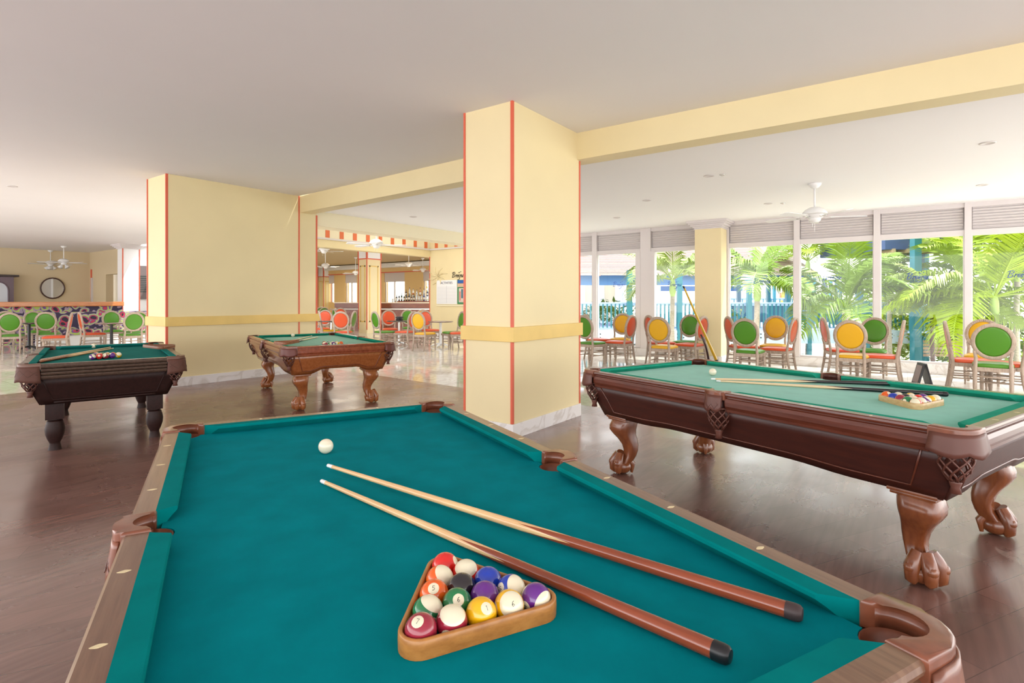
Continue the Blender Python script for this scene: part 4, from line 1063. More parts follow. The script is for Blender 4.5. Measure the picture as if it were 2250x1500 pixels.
def fan(px, pym, d, ztop, label, rot0=0.0, lights=False, R_=.70, mcol=None, hidden_rod=None):
    """px/pym: where the motor shows, d: depth, ztop: ceiling height"""
    p = PD(px, pym, d); T = thing('ceiling_fan', (p.x, p.y, ztop), rot0, label, 'ceiling fan', 'white ceiling fans')
    dz = p.z - ztop; mw = M['whitep']
    b = MB(); b.lathe([(.03, -.075), (.055, -.06), (.085, -.025), (.09, 0)], 20); b.build('canopy', mw, T, smooth=True)
    b = MB(); b.lathe([(.014, dz + .08), (.014, -.05)], 10); b.build('rod', mw, T, smooth=True)
    b = MB(); b.lathe([(.02, .10), (.07, .095), (.13, .06), (.165, .02), (.165, -.005), (.12, -.015), (.11, -.05), (.085, -.065), (.08, -.10), (.05, -.125), (0, -.13)], 28, (0, 0, dz)); b.build('motor', mw, T, auto=R(50))
    for k in range(5):
        a = 2 * math.pi * k / 5; Mx = Matrix.Rotation(a, 4, 'Z') @ Matrix.Translation((0, 0, dz - .045)) @ Matrix.Rotation(R(11), 4, 'X')
        pts = [(.20, -.045), (.24, -.055), (R_ - .05, -.07), (R_ - .01, -.055), (R_, -.03), (R_, .03), (R_ - .01, .055), (R_ - .05, .07), (.24, .055), (.20, .045)]
        b = MB(); b.poly(pts, -.004, .004); bl = b.xf(Mx).build('blade', mw, T)
        b = MB(); b.tube([(.09, 0, .01), (.14, 0, -.014), (.19, 0, -.008), (.25, 0, -.006)], [.012, .010, .012, .02], 6, flat=.4); b.xf(Mx).build('blade_bracket', M['chrome'] if not lights else mw, T, smooth=True)
    if lights:
        for k in range(4):
            a = 2 * math.pi * k / 4 + .4; q = Matrix.Rotation(a, 4, 'Z') @ Matrix.Translation((.07, 0, dz - .12)) @ Matrix.Rotation(R(-35), 4, 'Y')
            b = MB(); b.lathe([(.02, 0), (.03, -.03), (.05, -.08), (.075, -.13)], 14); b.xf(q).build('lamp_shade', mw, T, smooth=True)
    else:
        b = MB(); b.tube([(.03, 0, dz - .12), (.03, 0, dz - .26)], .0025, 4); b.tube([(-.04, .03, dz - .12), (-.04, .03, dz - .2)], .0025, 4); b.build('pull_chain', M['chrome'], T)
    return T
fan(1790, 470, 8.1, H2, 'large white ceiling fan on a short rod before the window louvres', R(8))
fan(827, 534, 13.4, 4.1, 'white ceiling fan hanging before the orange striped frieze', R(20), R_=.75)
fan(715, 583, 22.5, 3.45, 'small white ceiling fan nearest the pillar edge in the bar room', R(10), R_=.6)
fan(781.5, 599, 27.0, 3.45, 'distant white ceiling fan left of the panelled column', R(40), R_=.7)
fan(898, 580, 24.0, 3.45, 'distant white ceiling fan over the bar bottles', R(5), R_=.6)
fan(929, 592, 27.5, 3.45, 'distant white ceiling fan at the right end of the bar', R(30), R_=.6)
fan(712, 548, 17.5, 3.45, 'white ceiling fan partly cut off below the header at left', R(30), R_=.6)
fan(140, 574, 19.8, H1, 'white ceiling fan with bell lamps, right one of the left hall', R(12), True, .75)
fan(111, 578, 21.5, H1, 'white ceiling fan with bell lamps, left one of the left hall', R(40), True, .70)

# ================================================================ LEFT HALL FURNITURE
# booth wall with wooden rail, and bench
T = thing('booth_wall', (5.0, 22.0, 0), 0, 'low booth divider upholstered in abstract print with a wooden top rail', 'divider')
Lm = Matrix.Translation((-5.0, -22.0, 0))
b = MB(); b.b2(2.0, 7.40, 22.0, 22.3, 0, 1.14); b.xf(Lm).build('print_panel', M['print'], T)
b = MB(); b.b2(1.9, 7.42, 21.92, 22.4, 1.14, 1.29, .02); b.xf(Lm).build('top_rail', wood('orange_wood_rail', (0.50, 0.17, 0.05), (0.62, 0.24, 0.08), .2, 3, (2, 12, 12), .5), T)
T = thing('banquette', (6.2, 20.4, 0), 0, 'long banquette bench in black pink and lime print along the booth wall', 'bench')
Lm = Matrix.Translation((-6.2, -20.4, 0))
b = MB(); b.b2(4.79, 8.3, 20.62, 20.85, .3, .98, .03); b.xf(Lm).build('backrest', M['print'], T)
b = MB(); b.b2(4.79, 8.3, 20.15, 20.62, .30, .46, .03); b.xf(Lm).build('seat', M['print'], T)
b = MB(); b.b2(4.79, 8.3, 20.2, 20.8, .0, .30); b.xf(Lm).build('plinth', M['whitep'], T)
# dark hutch
T = thing('hutch_cabinet', (4.9, 27.1, 0), 0, 'dark purple brown hutch with arched glass doors against the beige wall', 'cabinet')
hm = mat('purple_brown_wood', (0.14, 0.09, 0.12), .3)
b = MB(); b.b2(-.75, .68, -.2, .25, 0, 2.2); b.build('body', hm, T)
b = MB(); b.b2(-.85, .82, -.28, .27, 2.2, 2.28, .02); b.build('cornice', mat('near_black_wood', (0.03, 0.015, 0.015), .3), T)
for xs in (-.35, .28):
    b = MB(); pts = [(xs - .24, 1.0), (xs + .24, 1.0), (xs + .24, 1.7)] + [(xs + .24 * math.cos(R(a)), 1.7 + .3 * math.sin(R(a))) for a in range(15, 180, 15)] + [(xs - .24, 1.7)]
    vs = [b.bm.verts.new((x_, -.205, z_)) for x_, z_ in pts]; b.bm.faces.new(vs); d_ = b.build('door', mat('pale_glass_door', (0.45, 0.47, 0.52), .1), T)
    b = MB(); b.tube([(x_, -.21, z_) for x_, z_ in pts], .022, 6, closed=True); b.build('door_arch', hm, d_)
# oval mirror
p = PY(115.5, 633, 27.36)
T = thing('round_mirror', (p.x, 27.36, p.z), 0, 'round mirror with thin dark frame on the beige back wall', 'mirror')
b = MB(); b.tube([(.37 * math.cos(R(a)), -.02, .40 * math.sin(R(a))) for a in range(0, 360, 15)], .025, 8, closed=True); b.build('frame', mat('dark_mirror_frame', (0.06, 0.02, 0.015), .3), T, smooth=True)
b = MB(); vs = [b.bm.verts.new((.36 * math.cos(R(a)), -.02, .39 * math.sin(R(a)))) for a in range(0, 360, 10)]; b.bm.faces.new(vs); b.build('mirror_glass', mat('mirror_silver', (.9, .9, .9), .03, metal=1.0), T)
# door recess in the return wall
b = MB(); b.b2(8.3, 9.0, 23.0, 25.6, 0, .02); b.b2(8.7, 8.74, 23.0, 25.6, 0, 2.35); struct(b.build('door_1', M['wall_bei']))
# dark menu board on the bright side wall
p = PY(315, 620, 22.58); T = thing('menu_board', (p.x, 22.56, p.z), 0, 'dark grey menu board on the sunlit white wall beside the wide pillar', 'sign')
b = MB(); b.b2(-.22, .22, -.02, .02, -.62, .60, .004); b.build('board', mat('menu_grey', (.16, .13, .13), .5), T)
b = MB()
for k in range(9): b.b2(-.14, .10, -.024, -.021, .2 - k * .07, .235 - k * .07)
b.build('menu_lines', mat('menu_line_grey', (.03, .05, .05), .5), T)

# ================================================================ CENTRAL HALL, BAR
bp_ = PX(982, 640, 14.9)
def on_wall(px, py): return PX(px, py, 14.905)
def wallbox(name, m, x0, y0, x1, y1, th, parent=None, off=0.0):
    a, c_ = on_wall(x0, y0), on_wall(x1, y1); b = MB()
    ya, yb_ = sorted((a.y, c_.y)); za, zb_ = sorted((a.z, c_.z))
    b.b2(-th - off, -off, ya, yb_, za, zb_, .0); 
    if parent is not None: b.xf(Matrix.Translation((0, -parent.location.y, -parent.location.z)))
    return b, (ya, yb_, za, zb_)
T = thing('activities_board', (14.905, on_wall(982, 640).y, on_wall(982, 640).z), 0, 'white activities schedule board with fine lines on the yellow wall', 'notice board')
b, ext = wallbox('board', None, 960, 616, 1004.5, 668, .02, T); b.build('board', M['whitep'], T)
inv = Matrix.Translation((0, -T.location.y, -T.location.z))
ya, yb_, za, zb_ = ext
b = MB()
for k in range(12):
    z = za + .05 + k * .052; b.b2(-.023, -.021, ya + .04, yb_ - .04, z, z + .006)
b.b2(-.023, -.021, (ya + yb_) / 2 - .003, (ya + yb_) / 2 + .003, za + .04, zb_ - .2); b.xf(inv).build('schedule_lines', mat('grey_lines', (.35, .35, .42), .6), T)
tx = bpy.data.curves.new('heading_text', 'FONT'); tx.body = 'ACTIVITIES'; tx.size = .13; tx.align_x = 'CENTER'
to = bpy.data.objects.new('heading_tmp', tx); C.objects.link(to)
dg = bpy.context.evaluated_depsgraph_get(); tme = bpy.data.meshes.new_from_object(to.evaluated_get(dg)); bpy.data.objects.remove(to)
def text_obj(name, body, size, m, parent, Mx):
    tx = bpy.data.curves.new(name, 'FONT'); tx.body = body; tx.size = size; tx.align_x = 'CENTER'; tx.extrude = .001
    to = bpy.data.objects.new(name + '_tmp', tx); C.objects.link(to); dg = bpy.context.evaluated_depsgraph_get(); dg.update()
    me = bpy.data.meshes.new_from_object(to.evaluated_get(dg)); bpy.data.objects.remove(to)
    me.materials.clear(); me.materials.append(m); me.transform(Mx); o = bpy.data.objects.new(name, me); C.objects.link(o); o.parent = parent; return o
# text basis on an x=const wall facing -x: text right = -y, up = z
WB = Matrix(((0, 0, -1, 0), (-1, 0, 0, 0), (0, 1, 0, 0), (0, 0, 0, 1)))
text_obj('heading', 'ACTIVITIES', .12, mat('heading_ink', (.05, .05, .10), .5), T, inv @ Matrix.Translation((-.024, (ya + yb_) / 2, zb_ - .14)) @ WB)
# poster
T = thing('wall_poster', (14.905, on_wall(1013, 640).y, on_wall(1013, 640).z), 0, 'colourful poster with blue sky and green frame, beside the activities board', 'poster')
b, e1 = wallbox('p', None, 1005.5, 615, 1030, 668, .012, T); b.build('poster_sheet', mat('poster_green', (.03, .22, .08), .5), T)
for (x0, y0, x1, y1, c_, nm, of) in ((1006, 615.5, 1030, 622, (.01, .10, .42), 'blue_sky', .012), (1006, 622, 1030, 630, (.62, .42, .28), 'sand_band', .012), (1008.5, 633, 1030, 664, (.62, .52, .45), 'inner_picture', .012), (1014, 635, 1018, 655, (.05, .15, .2), 'dark_figure', .014), (1010, 640, 1012.5, 660, (.6, .15, .12), 'red_figure', .014)):
    b, _ = wallbox('p', None, x0, y0, x1, y1, .002, T, of); b.build(nm, mat(nm, c_, .5), T)
# ledge under the board and brand lettering above
b, e2 = wallbox('p', None, 960, 669.5, 1030, 672.5, .03); o = b.build('picture_ledge', M['wall_lt']); o.location.x = 14.905; tag(o, 'thin cream ledge under the activities board and poster', 'ledge')
wp = on_wall(982, 611)
sc_ = .20
Wm = Matrix.Translation((14.905 - .006, wp.y - .15, on_wall(1000, 611).z)) @ WB
lt = strokes(None, 'wall_lettering', WORD, .19, .010, mat('dark_wall_ink', (.03, .025, .02), .5), Matrix.Translation((14.898, on_wall(993, 608).y, on_wall(1000, 609).z)) @ WB)
tag(lt, 'dark brush script word on the yellow wall above the activities board', 'lettering')
# faint plaster relief of a flower on the wall
b = MB()
c0 = on_wall(962, 607)
for a in range(0, 360, 45): b.tube([(14.90, c0.y + .03 * math.cos(R(a)), c0.z + .03 * math.sin(R(a))), (14.898, c0.y + .30 * math.cos(R(a + 12)), c0.z + .22 * math.sin(R(a + 12))), (14.90, c0.y + .5 * math.cos(R(a + 30)), c0.z + .36 * math.sin(R(a + 30)))], [.02, .035, .01], 6)
tag(b.build('wall_relief', M['wall'], None, smooth=True), 'faint cream relief of curling leaves on the yellow wall left of the board', 'wall decoration')

# panelled columns
def panel_column(x0, x1, y0, y1, h, capz, nm, label, H_=3.45):
    T = bpy.data.objects.new(nm, None); C.objects.link(T); struct(T); T.location = ((x0 + x1) / 2, (y0 + y1) / 2, 0); Lm = Matrix.Translation((-T.location.x, -T.location.y, 0))
    b = MB(); b.b2(x0, x1, y0, y1, 0, capz); b.xf(Lm).build('shaft', M['wall'], T)
    b = MB(); b.b2(x0 - .02, x1 + .02, y0 - .02, y1 + .02, capz, H_); b.xf(Lm).build('capital', M['whitep'], T)
    b = MB(); b.b2(x0 - .03, x1 + .03, y0 - .03, y1 + .03, capz - .03, capz + .01)
    for (xx, yy) in ((x0, y0), (x1, y0), (x0, y1)): b.b2(xx - .03, xx + .03, yy - .03, yy + .03, capz, H_ - .02); b.b2(xx - .015, xx + .015, yy - .015, yy + .015, 0.14, capz)
    b.xf(Lm).build('red_trim', M['red'], T)
    b = MB(); w = x1 - x0
    def frame_y(a, c_, z0, z1, t_):
        b.b2(a, c_, y0 - .012, y0, z1 - t_, z1); b.b2(a, c_, y0 - .012, y0, z0, z0 + t_); b.b2(a, a + t_, y0 - .012, y0, z0, z1); b.b2(c_ - t_, c_, y0 - .012, y0, z0, z1)
    frame_y(x0 + .12, x1 - .12, .45, capz - .28, .05)
    a, c_ = y0 + .10, y1 - .10
    b.b2(x0 - .012, x0, a, c_, capz - .33, capz - .28); b.b2(x0 - .012, x0, a, c_, .45, .5); b.b2(x0 - .012, x0, a, a + .05, .45, capz - .28); b.b2(x0 - .012, x0, c_ - .05, c_, .45, capz - .28)
    b.xf(Lm).build('panel_frame', M['band'], T); return T
panel_column(14.39, 15.10, 17.64, 18.15, 0, 3.02, 'wall_bar_column', '')
q1, q2 = PD(711, CY, 34), PD(726, CY, 34.3)
panel_column(q1.x, q1.x + .55, q1.y, q1.y + .55, 0, 2.80, 'wall_bar_column.001', '')
q1 = PD(697, CY, 36)
panel_column(q1.x, q1.x + .35, q1.y, q1.y + .45, 0, 2.80, 'wall_bar_column.002', '')
q1 = PD(842, CY, 33)
panel_column(q1.x - .3, q1.x + .06, q1.y, q1.y + .3, 0, 2.78, 'wall_bar_column.003', '')
# bar counter
A_, B_ = PD(737, CY, 23.6), PD(962, CY, 23.6)
dv = (B_ - A_); Lb = dv.length; az = math.atan2(dv.y, dv.x)
T = thing('bar_counter', (A_.x, A_.y, 0), az, 'long reddish wood bar counter with pale top edge behind the hall tables', 'bar counter')
brw = wood('bar_red_wood', (0.20, 0.05, 0.025), (0.30, 0.09, 0.045), .3, 2, (2, 2, 10), .3)
b = MB(); b.b2(0, Lb, .05, .6, .0, 1.2); b.build('front_panel', brw, T)
b = MB(); b.b2(-.05, Lb, -.12, .7, 1.2, 1.245, .01); b.build('counter_top', mat('cream_counter_top', (.75, .62, .48), .2), T)
b = MB(); b.b2(-.02, Lb, -.06, .06, 1.02, 1.2); b.build('cornice', wood('bar_cornice', (0.16, 0.04, 0.02), (0.24, 0.07, 0.03), .3, 2, (2, 2, 10), .3), T)
b = MB(); b.tube([(0, -.08, .95), (Lb, -.08, .95)], .03, 8); b.build('rail', M['whitep'], T, smooth=True)
b = MB()
for k in range(30): 
    x_ = .12 + k * (Lb - .2) / 30; b.tube([(x_, .03, .18), (x_ + .05, .03, .4), (x_ - .03, .03, .6), (x_ + .04, .03, .8)], .016, 5)
b.build('carved_relief', mat('carved_pink_wood', (.42, .20, .16), .4), T, smooth=True)
# back bar with bottles
A2 = PD(868, CY, 25.2); T = thing('back_bar', (A2.x, A2.y, 0), az, 'red wood back bar with a raised glass shelf carrying bottles', 'back bar')
b = MB(); b.b2(0, 1.7, 0, .4, 0, 1.30); b.build('cabinet', brw, T)
b = MB(); b.b2(.3, 1.7, .25, .40, 1.50, 1.52); b.build('shelf', mat('shelf_glass', (.6, .6, .6), .1), T)
bcol = {'black': (.01, .01, .015), 'dark green': (.01, .05, .03), 'clear': (.55, .6, .62), 'amber': (.45, .15, .03), 'blue': (.03, .05, .2), 'white': (.8, .8, .78), 'brown': (.08, .03, .015)}
bmt = {k: mat(k.replace(' ', '_') + '_bottle_glass', v, .08, coat=.5) for k, v in bcol.items()}
def bottle(k, x, y, z, h, r, label):
    T2 = bpy.data.objects.new('bottle', None); C.objects.link(T2)
    base = Matrix.Translation((A2.x, A2.y, 0)) @ Matrix.Rotation(az, 4, 'Z') @ Vector((x, y, z)); T2.location = base
    b = MB(); b.lathe([(r * .9, 0), (r, .01), (r, h * .55), (r * .8, h * .66), (r * .32, h * .76), (r * .30, h * .92), (0, h * .92)], 10); b.build('glass_body', bmt[k], T2, smooth=True)
    b = MB(); b.lathe([(r * .36, h * .9), (r * .36, h), (0, h)], 8); b.build('cap', bmt['black'], T2)
    b = MB(); b.lathe([(r * 1.01, h * .15), (r * 1.01, h * .45)], 10); b.build('label', bmt['white'] if k != 'white' else bmt['amber'], T2, smooth=True)
    tag(T2, label, 'bottle', 'bottles on the back bar')
low = ['black', 'black', 'dark green', 'dark green', 'black', 'black', 'brown', 'black', 'clear', 'clear', 'clear', 'blue', 'clear']
wd = ['first', 'second', 'third', 'fourth', 'fifth', 'sixth', 'seventh', 'eighth', 'ninth', 'tenth', 'eleventh', 'twelfth', 'thirteenth']
for i, k in enumerate(low): bottle(k, .05 + i * .115, .12, 1.30, .28 + .04 * (i % 3), .042, '%s bottle on the back bar top, %s from the left' % (k, wd[i]))
up = ['brown', 'clear', 'white', 'clear', 'amber', 'clear', 'blue']
for i, k in enumerate(up): bottle(k, .45 + i * .165, .32, 1.52, .30 + .05 * ((i * 2) % 3), .045, '%s bottle on the raised bar shelf, %s from the left' % (k, wd[i]))
for i, (px, h_) in enumerate(((863, .16), (871, .15))):
    p = PD(px, CY, 23.9); b = MB(); b.lathe([(.03, 0), (.035, .01), (.045, h_)], 10); o = b.build('drinking_glass', bmt['clear'], None, smooth=True); o.location = (p.x, p.y, 1.245); tag(o, ['left', 'right'][i] + ' one of two glasses on the bar counter', 'glass', 'glasses on the bar counter')
# bar room back wall with real window openings
WX = 21.0
def wy(px): return PX(px, CY, WX).y
wins = [(720, 734), (758, 784), (844, 889), (929, 952)]
ylist = sorted([(wy(b_), wy(a_)) for a_, b_ in wins])
b = MB(); cur = 14.9
for (ya_, yc_) in ylist:
    b.b2(WX, WX + .3, cur, ya_, 0, 3.45); b.b2(WX, WX + .3, ya_, yc_, 0, 1.2); b.b2(WX, WX + .3, ya_, yc_, 2.9, 3.45); cur = yc_
b.b2(WX, WX + .3, cur, 42, 0, 3.45); struct(b.build('wall_bar_back', mat('bar_wall_yellow', (.72, .50, .22), .6)))
b = MB(); b.b2(WX - .35, WX, 14.9, 42, 3.16, 3.40); struct(b.build('trim_15', M['whitep']))
b = MB(); b.b2(WX - .02, WX, 14.9, 42, 2.88, 2.93); struct(b.build('trim_16', M['red']))
for i, (ya_, yc_) in enumerate(ylist):
    root = bpy.data.objects.new('window_%d' % (20 + i), None); C.objects.link(root); struct(root); root.location = (WX, (ya_ + yc_) / 2, 0); Lm = Matrix.Translation((-WX, -(ya_ + yc_) / 2, 0))
    b = MB(); b.b2(WX + .1, WX + .16, ya_, ya_ + .06, 1.2, 2.9); b.b2(WX + .1, WX + .16, yc_ - .06, yc_, 1.2, 2.9)
    mid = ya_ + (yc_ - ya_) * .55; b.b2(WX + .1, WX + .16, mid - .04, mid + .04, 1.2, 2.9); b.xf(Lm).build('window_frame', M['white'], root)
    b = MB(); b.b2(WX + .04, WX + .06, ya_, yc_, 2.36, 2.92); b.xf(Lm).build('roller_blind', mat('grey_blind', (.60, .54, .52), .7), root)
    b = MB(); b.b2(WX + .12, WX + .126, ya_, yc_, 1.2, 2.9); b.xf(Lm).build('window_pane', M['glass'], root)
b = MB(); b.b2(9.0, 9.3, 23, 42, 0, 3.45); b.b2(9.0, 21.3, 41.7, 42, 0, 3.45); struct(b.build('wall_bar_side', M['wall']))

# ================================================================ OUTSIDE
rnd = random.Random(5)
LV = [mat('sunlit_frond', (0.155, 0.25, 0.004), .4, var=.25, scale=3), mat('lime_frond', (0.28, 0.38, 0.004), .4, var=.25, scale=3), mat('pale_silver_frond', (0.23, 0.30, 0.045), .45, var=.3, scale=3), mat('bright_leaf', (0.11, 0.20, 0.006), .5, var=.35, scale=4)]
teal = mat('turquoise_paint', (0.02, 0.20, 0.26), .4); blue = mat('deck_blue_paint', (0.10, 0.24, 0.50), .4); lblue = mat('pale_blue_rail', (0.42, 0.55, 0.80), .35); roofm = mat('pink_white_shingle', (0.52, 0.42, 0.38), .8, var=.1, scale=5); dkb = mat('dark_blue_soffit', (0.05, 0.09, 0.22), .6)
def flat2(name, x0, x1, y0, y1, z, m, label, kind=None):
    b = MB(); b.b2(x0, x1, y0, y1, z - .1, z); o = b.build(name, m); 
    return o
o = flat2('ground', 12.9, 90, -50, 80, -1.0, mat('pale_garden_ground', (.72, .70, .58), .9, var=.25, scale=.4), ''); struct(o)
# deck
def outp(px, d, z): p = PD(px, CY, d); return Vector((p.x, p.y, z))
def along(pxs, d):  # start, direction, length on a line at constant depth
    a, c_ = outp(pxs[0], d, 0), outp(pxs[1], d, 0); return a, (c_ - a).normalized(), (c_ - a).length
DZ = .30
a, dr, L_ = along((1266, 1990), 18.5)
az_ = math.atan2(dr.y, dr.x)
T = thing('deck', (a.x, a.y, 0), az_, 'raised blue timber deck with pale fascia beam outside the windows', 'deck')
b = MB(); b.b2(0, L_, 0, 14, DZ - .08, DZ); b.build('deck_boards', mat('blue_grey_deck', (.28, .36, .62), .5, var=.2, scale=6), T)
b = MB(); b.b2(-.1, L_ + .1, -.12, 0, DZ - .42, DZ + .02, .01); b.build('fascia_beam', mat('pale_blue_white_beam', (.62, .74, .90), .4), T)
b = MB()
for k in range(9):
    for zz in (-.1, -.22): b.sph((.6 + k * 1.4, -.13, DZ + zz), .025, u=8, v=6); b.sph((.8 + k * 1.4, -.13, DZ + zz), .025, u=8, v=6)
b.build('bolt_heads', M['black'], T)
def railing(a, dr, L_, z0, h, label, post_every=2.4, m1=teal, bal=.14, n_=1):
    az_ = math.atan2(dr.y, dr.x); T = thing('deck_railing', (a.x, a.y, z0), az_, label, 'railing')
    b = MB(); b.b2(0, L_, -.05, .07, h - .05, h, .008); b.b2(0, L_, -.02, .02, h - .12, h - .05); b.build('top_rail', lblue, T)
    b = MB(); b.b2(0, L_, -.02, .02, .08, .13); b.build('bottom_rail', lblue, T)
    n = int(L_ / bal); n = min(n, 98)
    step = L_ / n
    bb = MB(); bb.b2(-.024, .024, -.024, .024, .1, h - .06); me = None
    for k in range(n):
        if me is None: o = bb.build('baluster', m1, T); me = o.data
        else: o = bpy.data.objects.new('baluster', me); C.objects.link(o); o.parent = T
        o.location = (step * (k + .5), 0, 0)
    return T
a1_, dr1, L1 = along((1266, 1990), 18.6)
railing(a1_, dr1, L1, DZ, .97, 'turquoise deck railing with pale blue handrail outside the windows')
a2_, dr2, L2 = along((1590, 1800), 27.0)
railing(a2_, dr2, L2, DZ, 1.15, 'farther turquoise railing at the back of the deck', bal=.2)
a3_, dr3, L3 = along((1995, 2075), 16.0)
railing(a3_, dr3, L3, DZ, .97, 'short turquoise railing behind the palms at right', bal=.13)
# posts of the pavilion
def post(px, d, z0, z1, w, m, label):
    p = outp(px, d, 0); o_ = MB(); o_.b2(-w / 2, w / 2, -w / 2, w / 2, z0, z1, .006); o = o_.build('timber_post', m); o.location = (p.x, p.y, 0); o.rotation_euler = (0, 0, -YB); tag(o, label, 'post', 'turquoise pavilion posts'); return o
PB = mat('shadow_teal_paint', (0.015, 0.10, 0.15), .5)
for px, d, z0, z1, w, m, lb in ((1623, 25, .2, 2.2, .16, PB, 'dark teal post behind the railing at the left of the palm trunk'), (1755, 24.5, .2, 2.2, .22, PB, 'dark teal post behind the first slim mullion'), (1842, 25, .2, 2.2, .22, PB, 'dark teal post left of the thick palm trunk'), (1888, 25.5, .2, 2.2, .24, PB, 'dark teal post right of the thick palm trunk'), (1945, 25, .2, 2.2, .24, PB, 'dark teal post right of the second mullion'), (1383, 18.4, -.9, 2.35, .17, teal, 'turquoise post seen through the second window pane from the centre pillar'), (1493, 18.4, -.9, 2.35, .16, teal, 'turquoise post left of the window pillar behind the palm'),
        (1646, 18.4, -.9, 2.2, .15, teal, 'turquoise post right of the window pillar'), (1688, 22, .2, 2.3, .15, teal, 'darker teal post behind the palm trunk'), (1701, 27, .2, 2.3, .13, teal, 'thin teal post near the far person'), (1731, 22, .2, 2.3, .17, teal, 'teal post just left of the first slim mullion'),
        (1778, 18.4, -.9, 2.2, .12, teal, 'bright turquoise post just right of the first mullion'), (1787, 24, .2, 2.3, .17, teal, 'teal post behind the bright turquoise one'), (1812, 24, .2, 2.3, .15, mat('purple_blue_post', (.10, .12, .32), .5), 'purple blue post behind the palm under the fan'), (1825, 26, .2, 2.3, .13, teal, 'thin post beside the purple blue one'),
        (1904, 18.4, -.9, 1.3, .15, teal, 'turquoise post left of the second mullion'), (2012, 15.5, -.9, 3.3, .20, teal, 'thick teal post in the third window carrying the dark roof'), (2033, 17.5, -.9, 3.2, .15, teal, 'teal post beside the thick one in the third window')):
    post(px, d, z0, z1, w, m, lb)
# pavilion roof and fascia
a, dr, L_ = along((1266, 1790), 19.2)
T = thing('pavilion_roof', (a.x, a.y, 0), math.atan2(dr.y, dr.x), 'long pavilion roof of pale pink shingles over a blue fascia beam', 'roof')
b = MB(); b.b2(0, L_, .5, .62, 1.88, 2.36); b.build('fascia', blue, T)
b = MB(); b.loft([[Vector((x_, .15, 2.30)), Vector((x_, 5.5, 4.5)), Vector((x_, 5.5, 4.4)), Vector((x_, .15, 2.22))] for x_ in (-.2, L_ + .2)])
b.build('shingles', roofm, T)
b = MB()
for k in range(40):
    t_ = k / 40; b.b2(-.2, L_ + .2, .15 + 5.35 * t_, .17 + 5.35 * t_, 2.305 + 2.2 * t_, 2.325 + 2.2 * t_)
b.build('shingle_courses', mat('pink_shingle_edge', (.36, .22, .18), .8), T)
for k in range(10):
    b = MB(); b.loft([[Vector((.8 + k * 1.1 + s_, .1, 2.20)), Vector((.8 + k * 1.1 + s_, .55, 2.36)), Vector((.8 + k * 1.1 + s_, .55, 2.20))] for s_ in (0, .08)]); b.build('rafter_tail', mat('brown_rafter', (.35, .16, .12), .6), T)
b = MB(); b.b2(L_ * .55, L_, 6, 6.2, 1.75, 1.98); b.build('rear_beam', blue, T)
# dark roof soffit at right
a, dr, L_ = along((1925, 2092), 16.5)
T = thing('dark_pavilion_roof', (a.x, a.y, 0), math.atan2(dr.y, dr.x), 'dark blue roof underside with timber rafters at top of the third window', 'roof')
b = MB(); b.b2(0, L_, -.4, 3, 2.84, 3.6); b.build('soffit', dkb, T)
for k in range(6):
    b = MB(); b.b2(.2 + k * .42, .28 + k * .42, -.45, .2, 2.74, 2.86); b.build('rafter', mat('tan_rafter', (.5, .35, .2), .6), T)
a, dr, L_ = along((1600, 1960), 25.8)
T = thing('service_counter', (a.x, a.y, DZ), math.atan2(dr.y, dr.x), 'dark teal panelled counter standing on the deck behind the railing', 'counter')
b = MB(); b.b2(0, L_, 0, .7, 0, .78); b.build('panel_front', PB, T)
b = MB(); b.b2(-.1, L_ + .1, -.1, .8, .78, .84); b.build('counter_top', lblue, T)
# stair and bench-like timber at right
a = outp(2030, 14.5, 0)
T = thing('garden_bench', (a.x, a.y, -1.0), -YB, 'slatted timber garden bench among the palms, low in the third window', 'bench')
tw = mat('weathered_timber', (.38, .25, .18), .6, var=.2, scale=8)
for k in range(5): b = MB(); b.b2(0, 1.15, .0, .03, .85 + k * .09, .92 + k * .09); b.build('back_slat', tw, T)
for k in range(3): b = MB(); b.b2(0, 1.15, -.4 + k * .13, -.3 + k * .13, .62, .65); b.build('seat_slat', tw, T)
for x_ in (0.05, 1.05): b = MB(); b.b2(x_, x_ + .06, -.4, .03, 0, .62); b.build('leg', tw, T)
# cream building and white walls beyond
a, dr, L_ = along((1215, 1352), 27)
T = thing('cream_building', (a.x, a.y, -1), math.atan2(dr.y, dr.x), 'pale cream building with white columns behind the left end of the deck', 'building')
b = MB(); b.b2(0, L_, 0, 4, 0, 3.4); b.build('wall', mat('pale_cream_render', (.80, .68, .48), .7), T)
for k in range(4): b = MB(); b.b2(.3 + k * .95, .62 + k * .95, -.1, .05, 0, 3.4); b.build('column', M['whitep'], T)

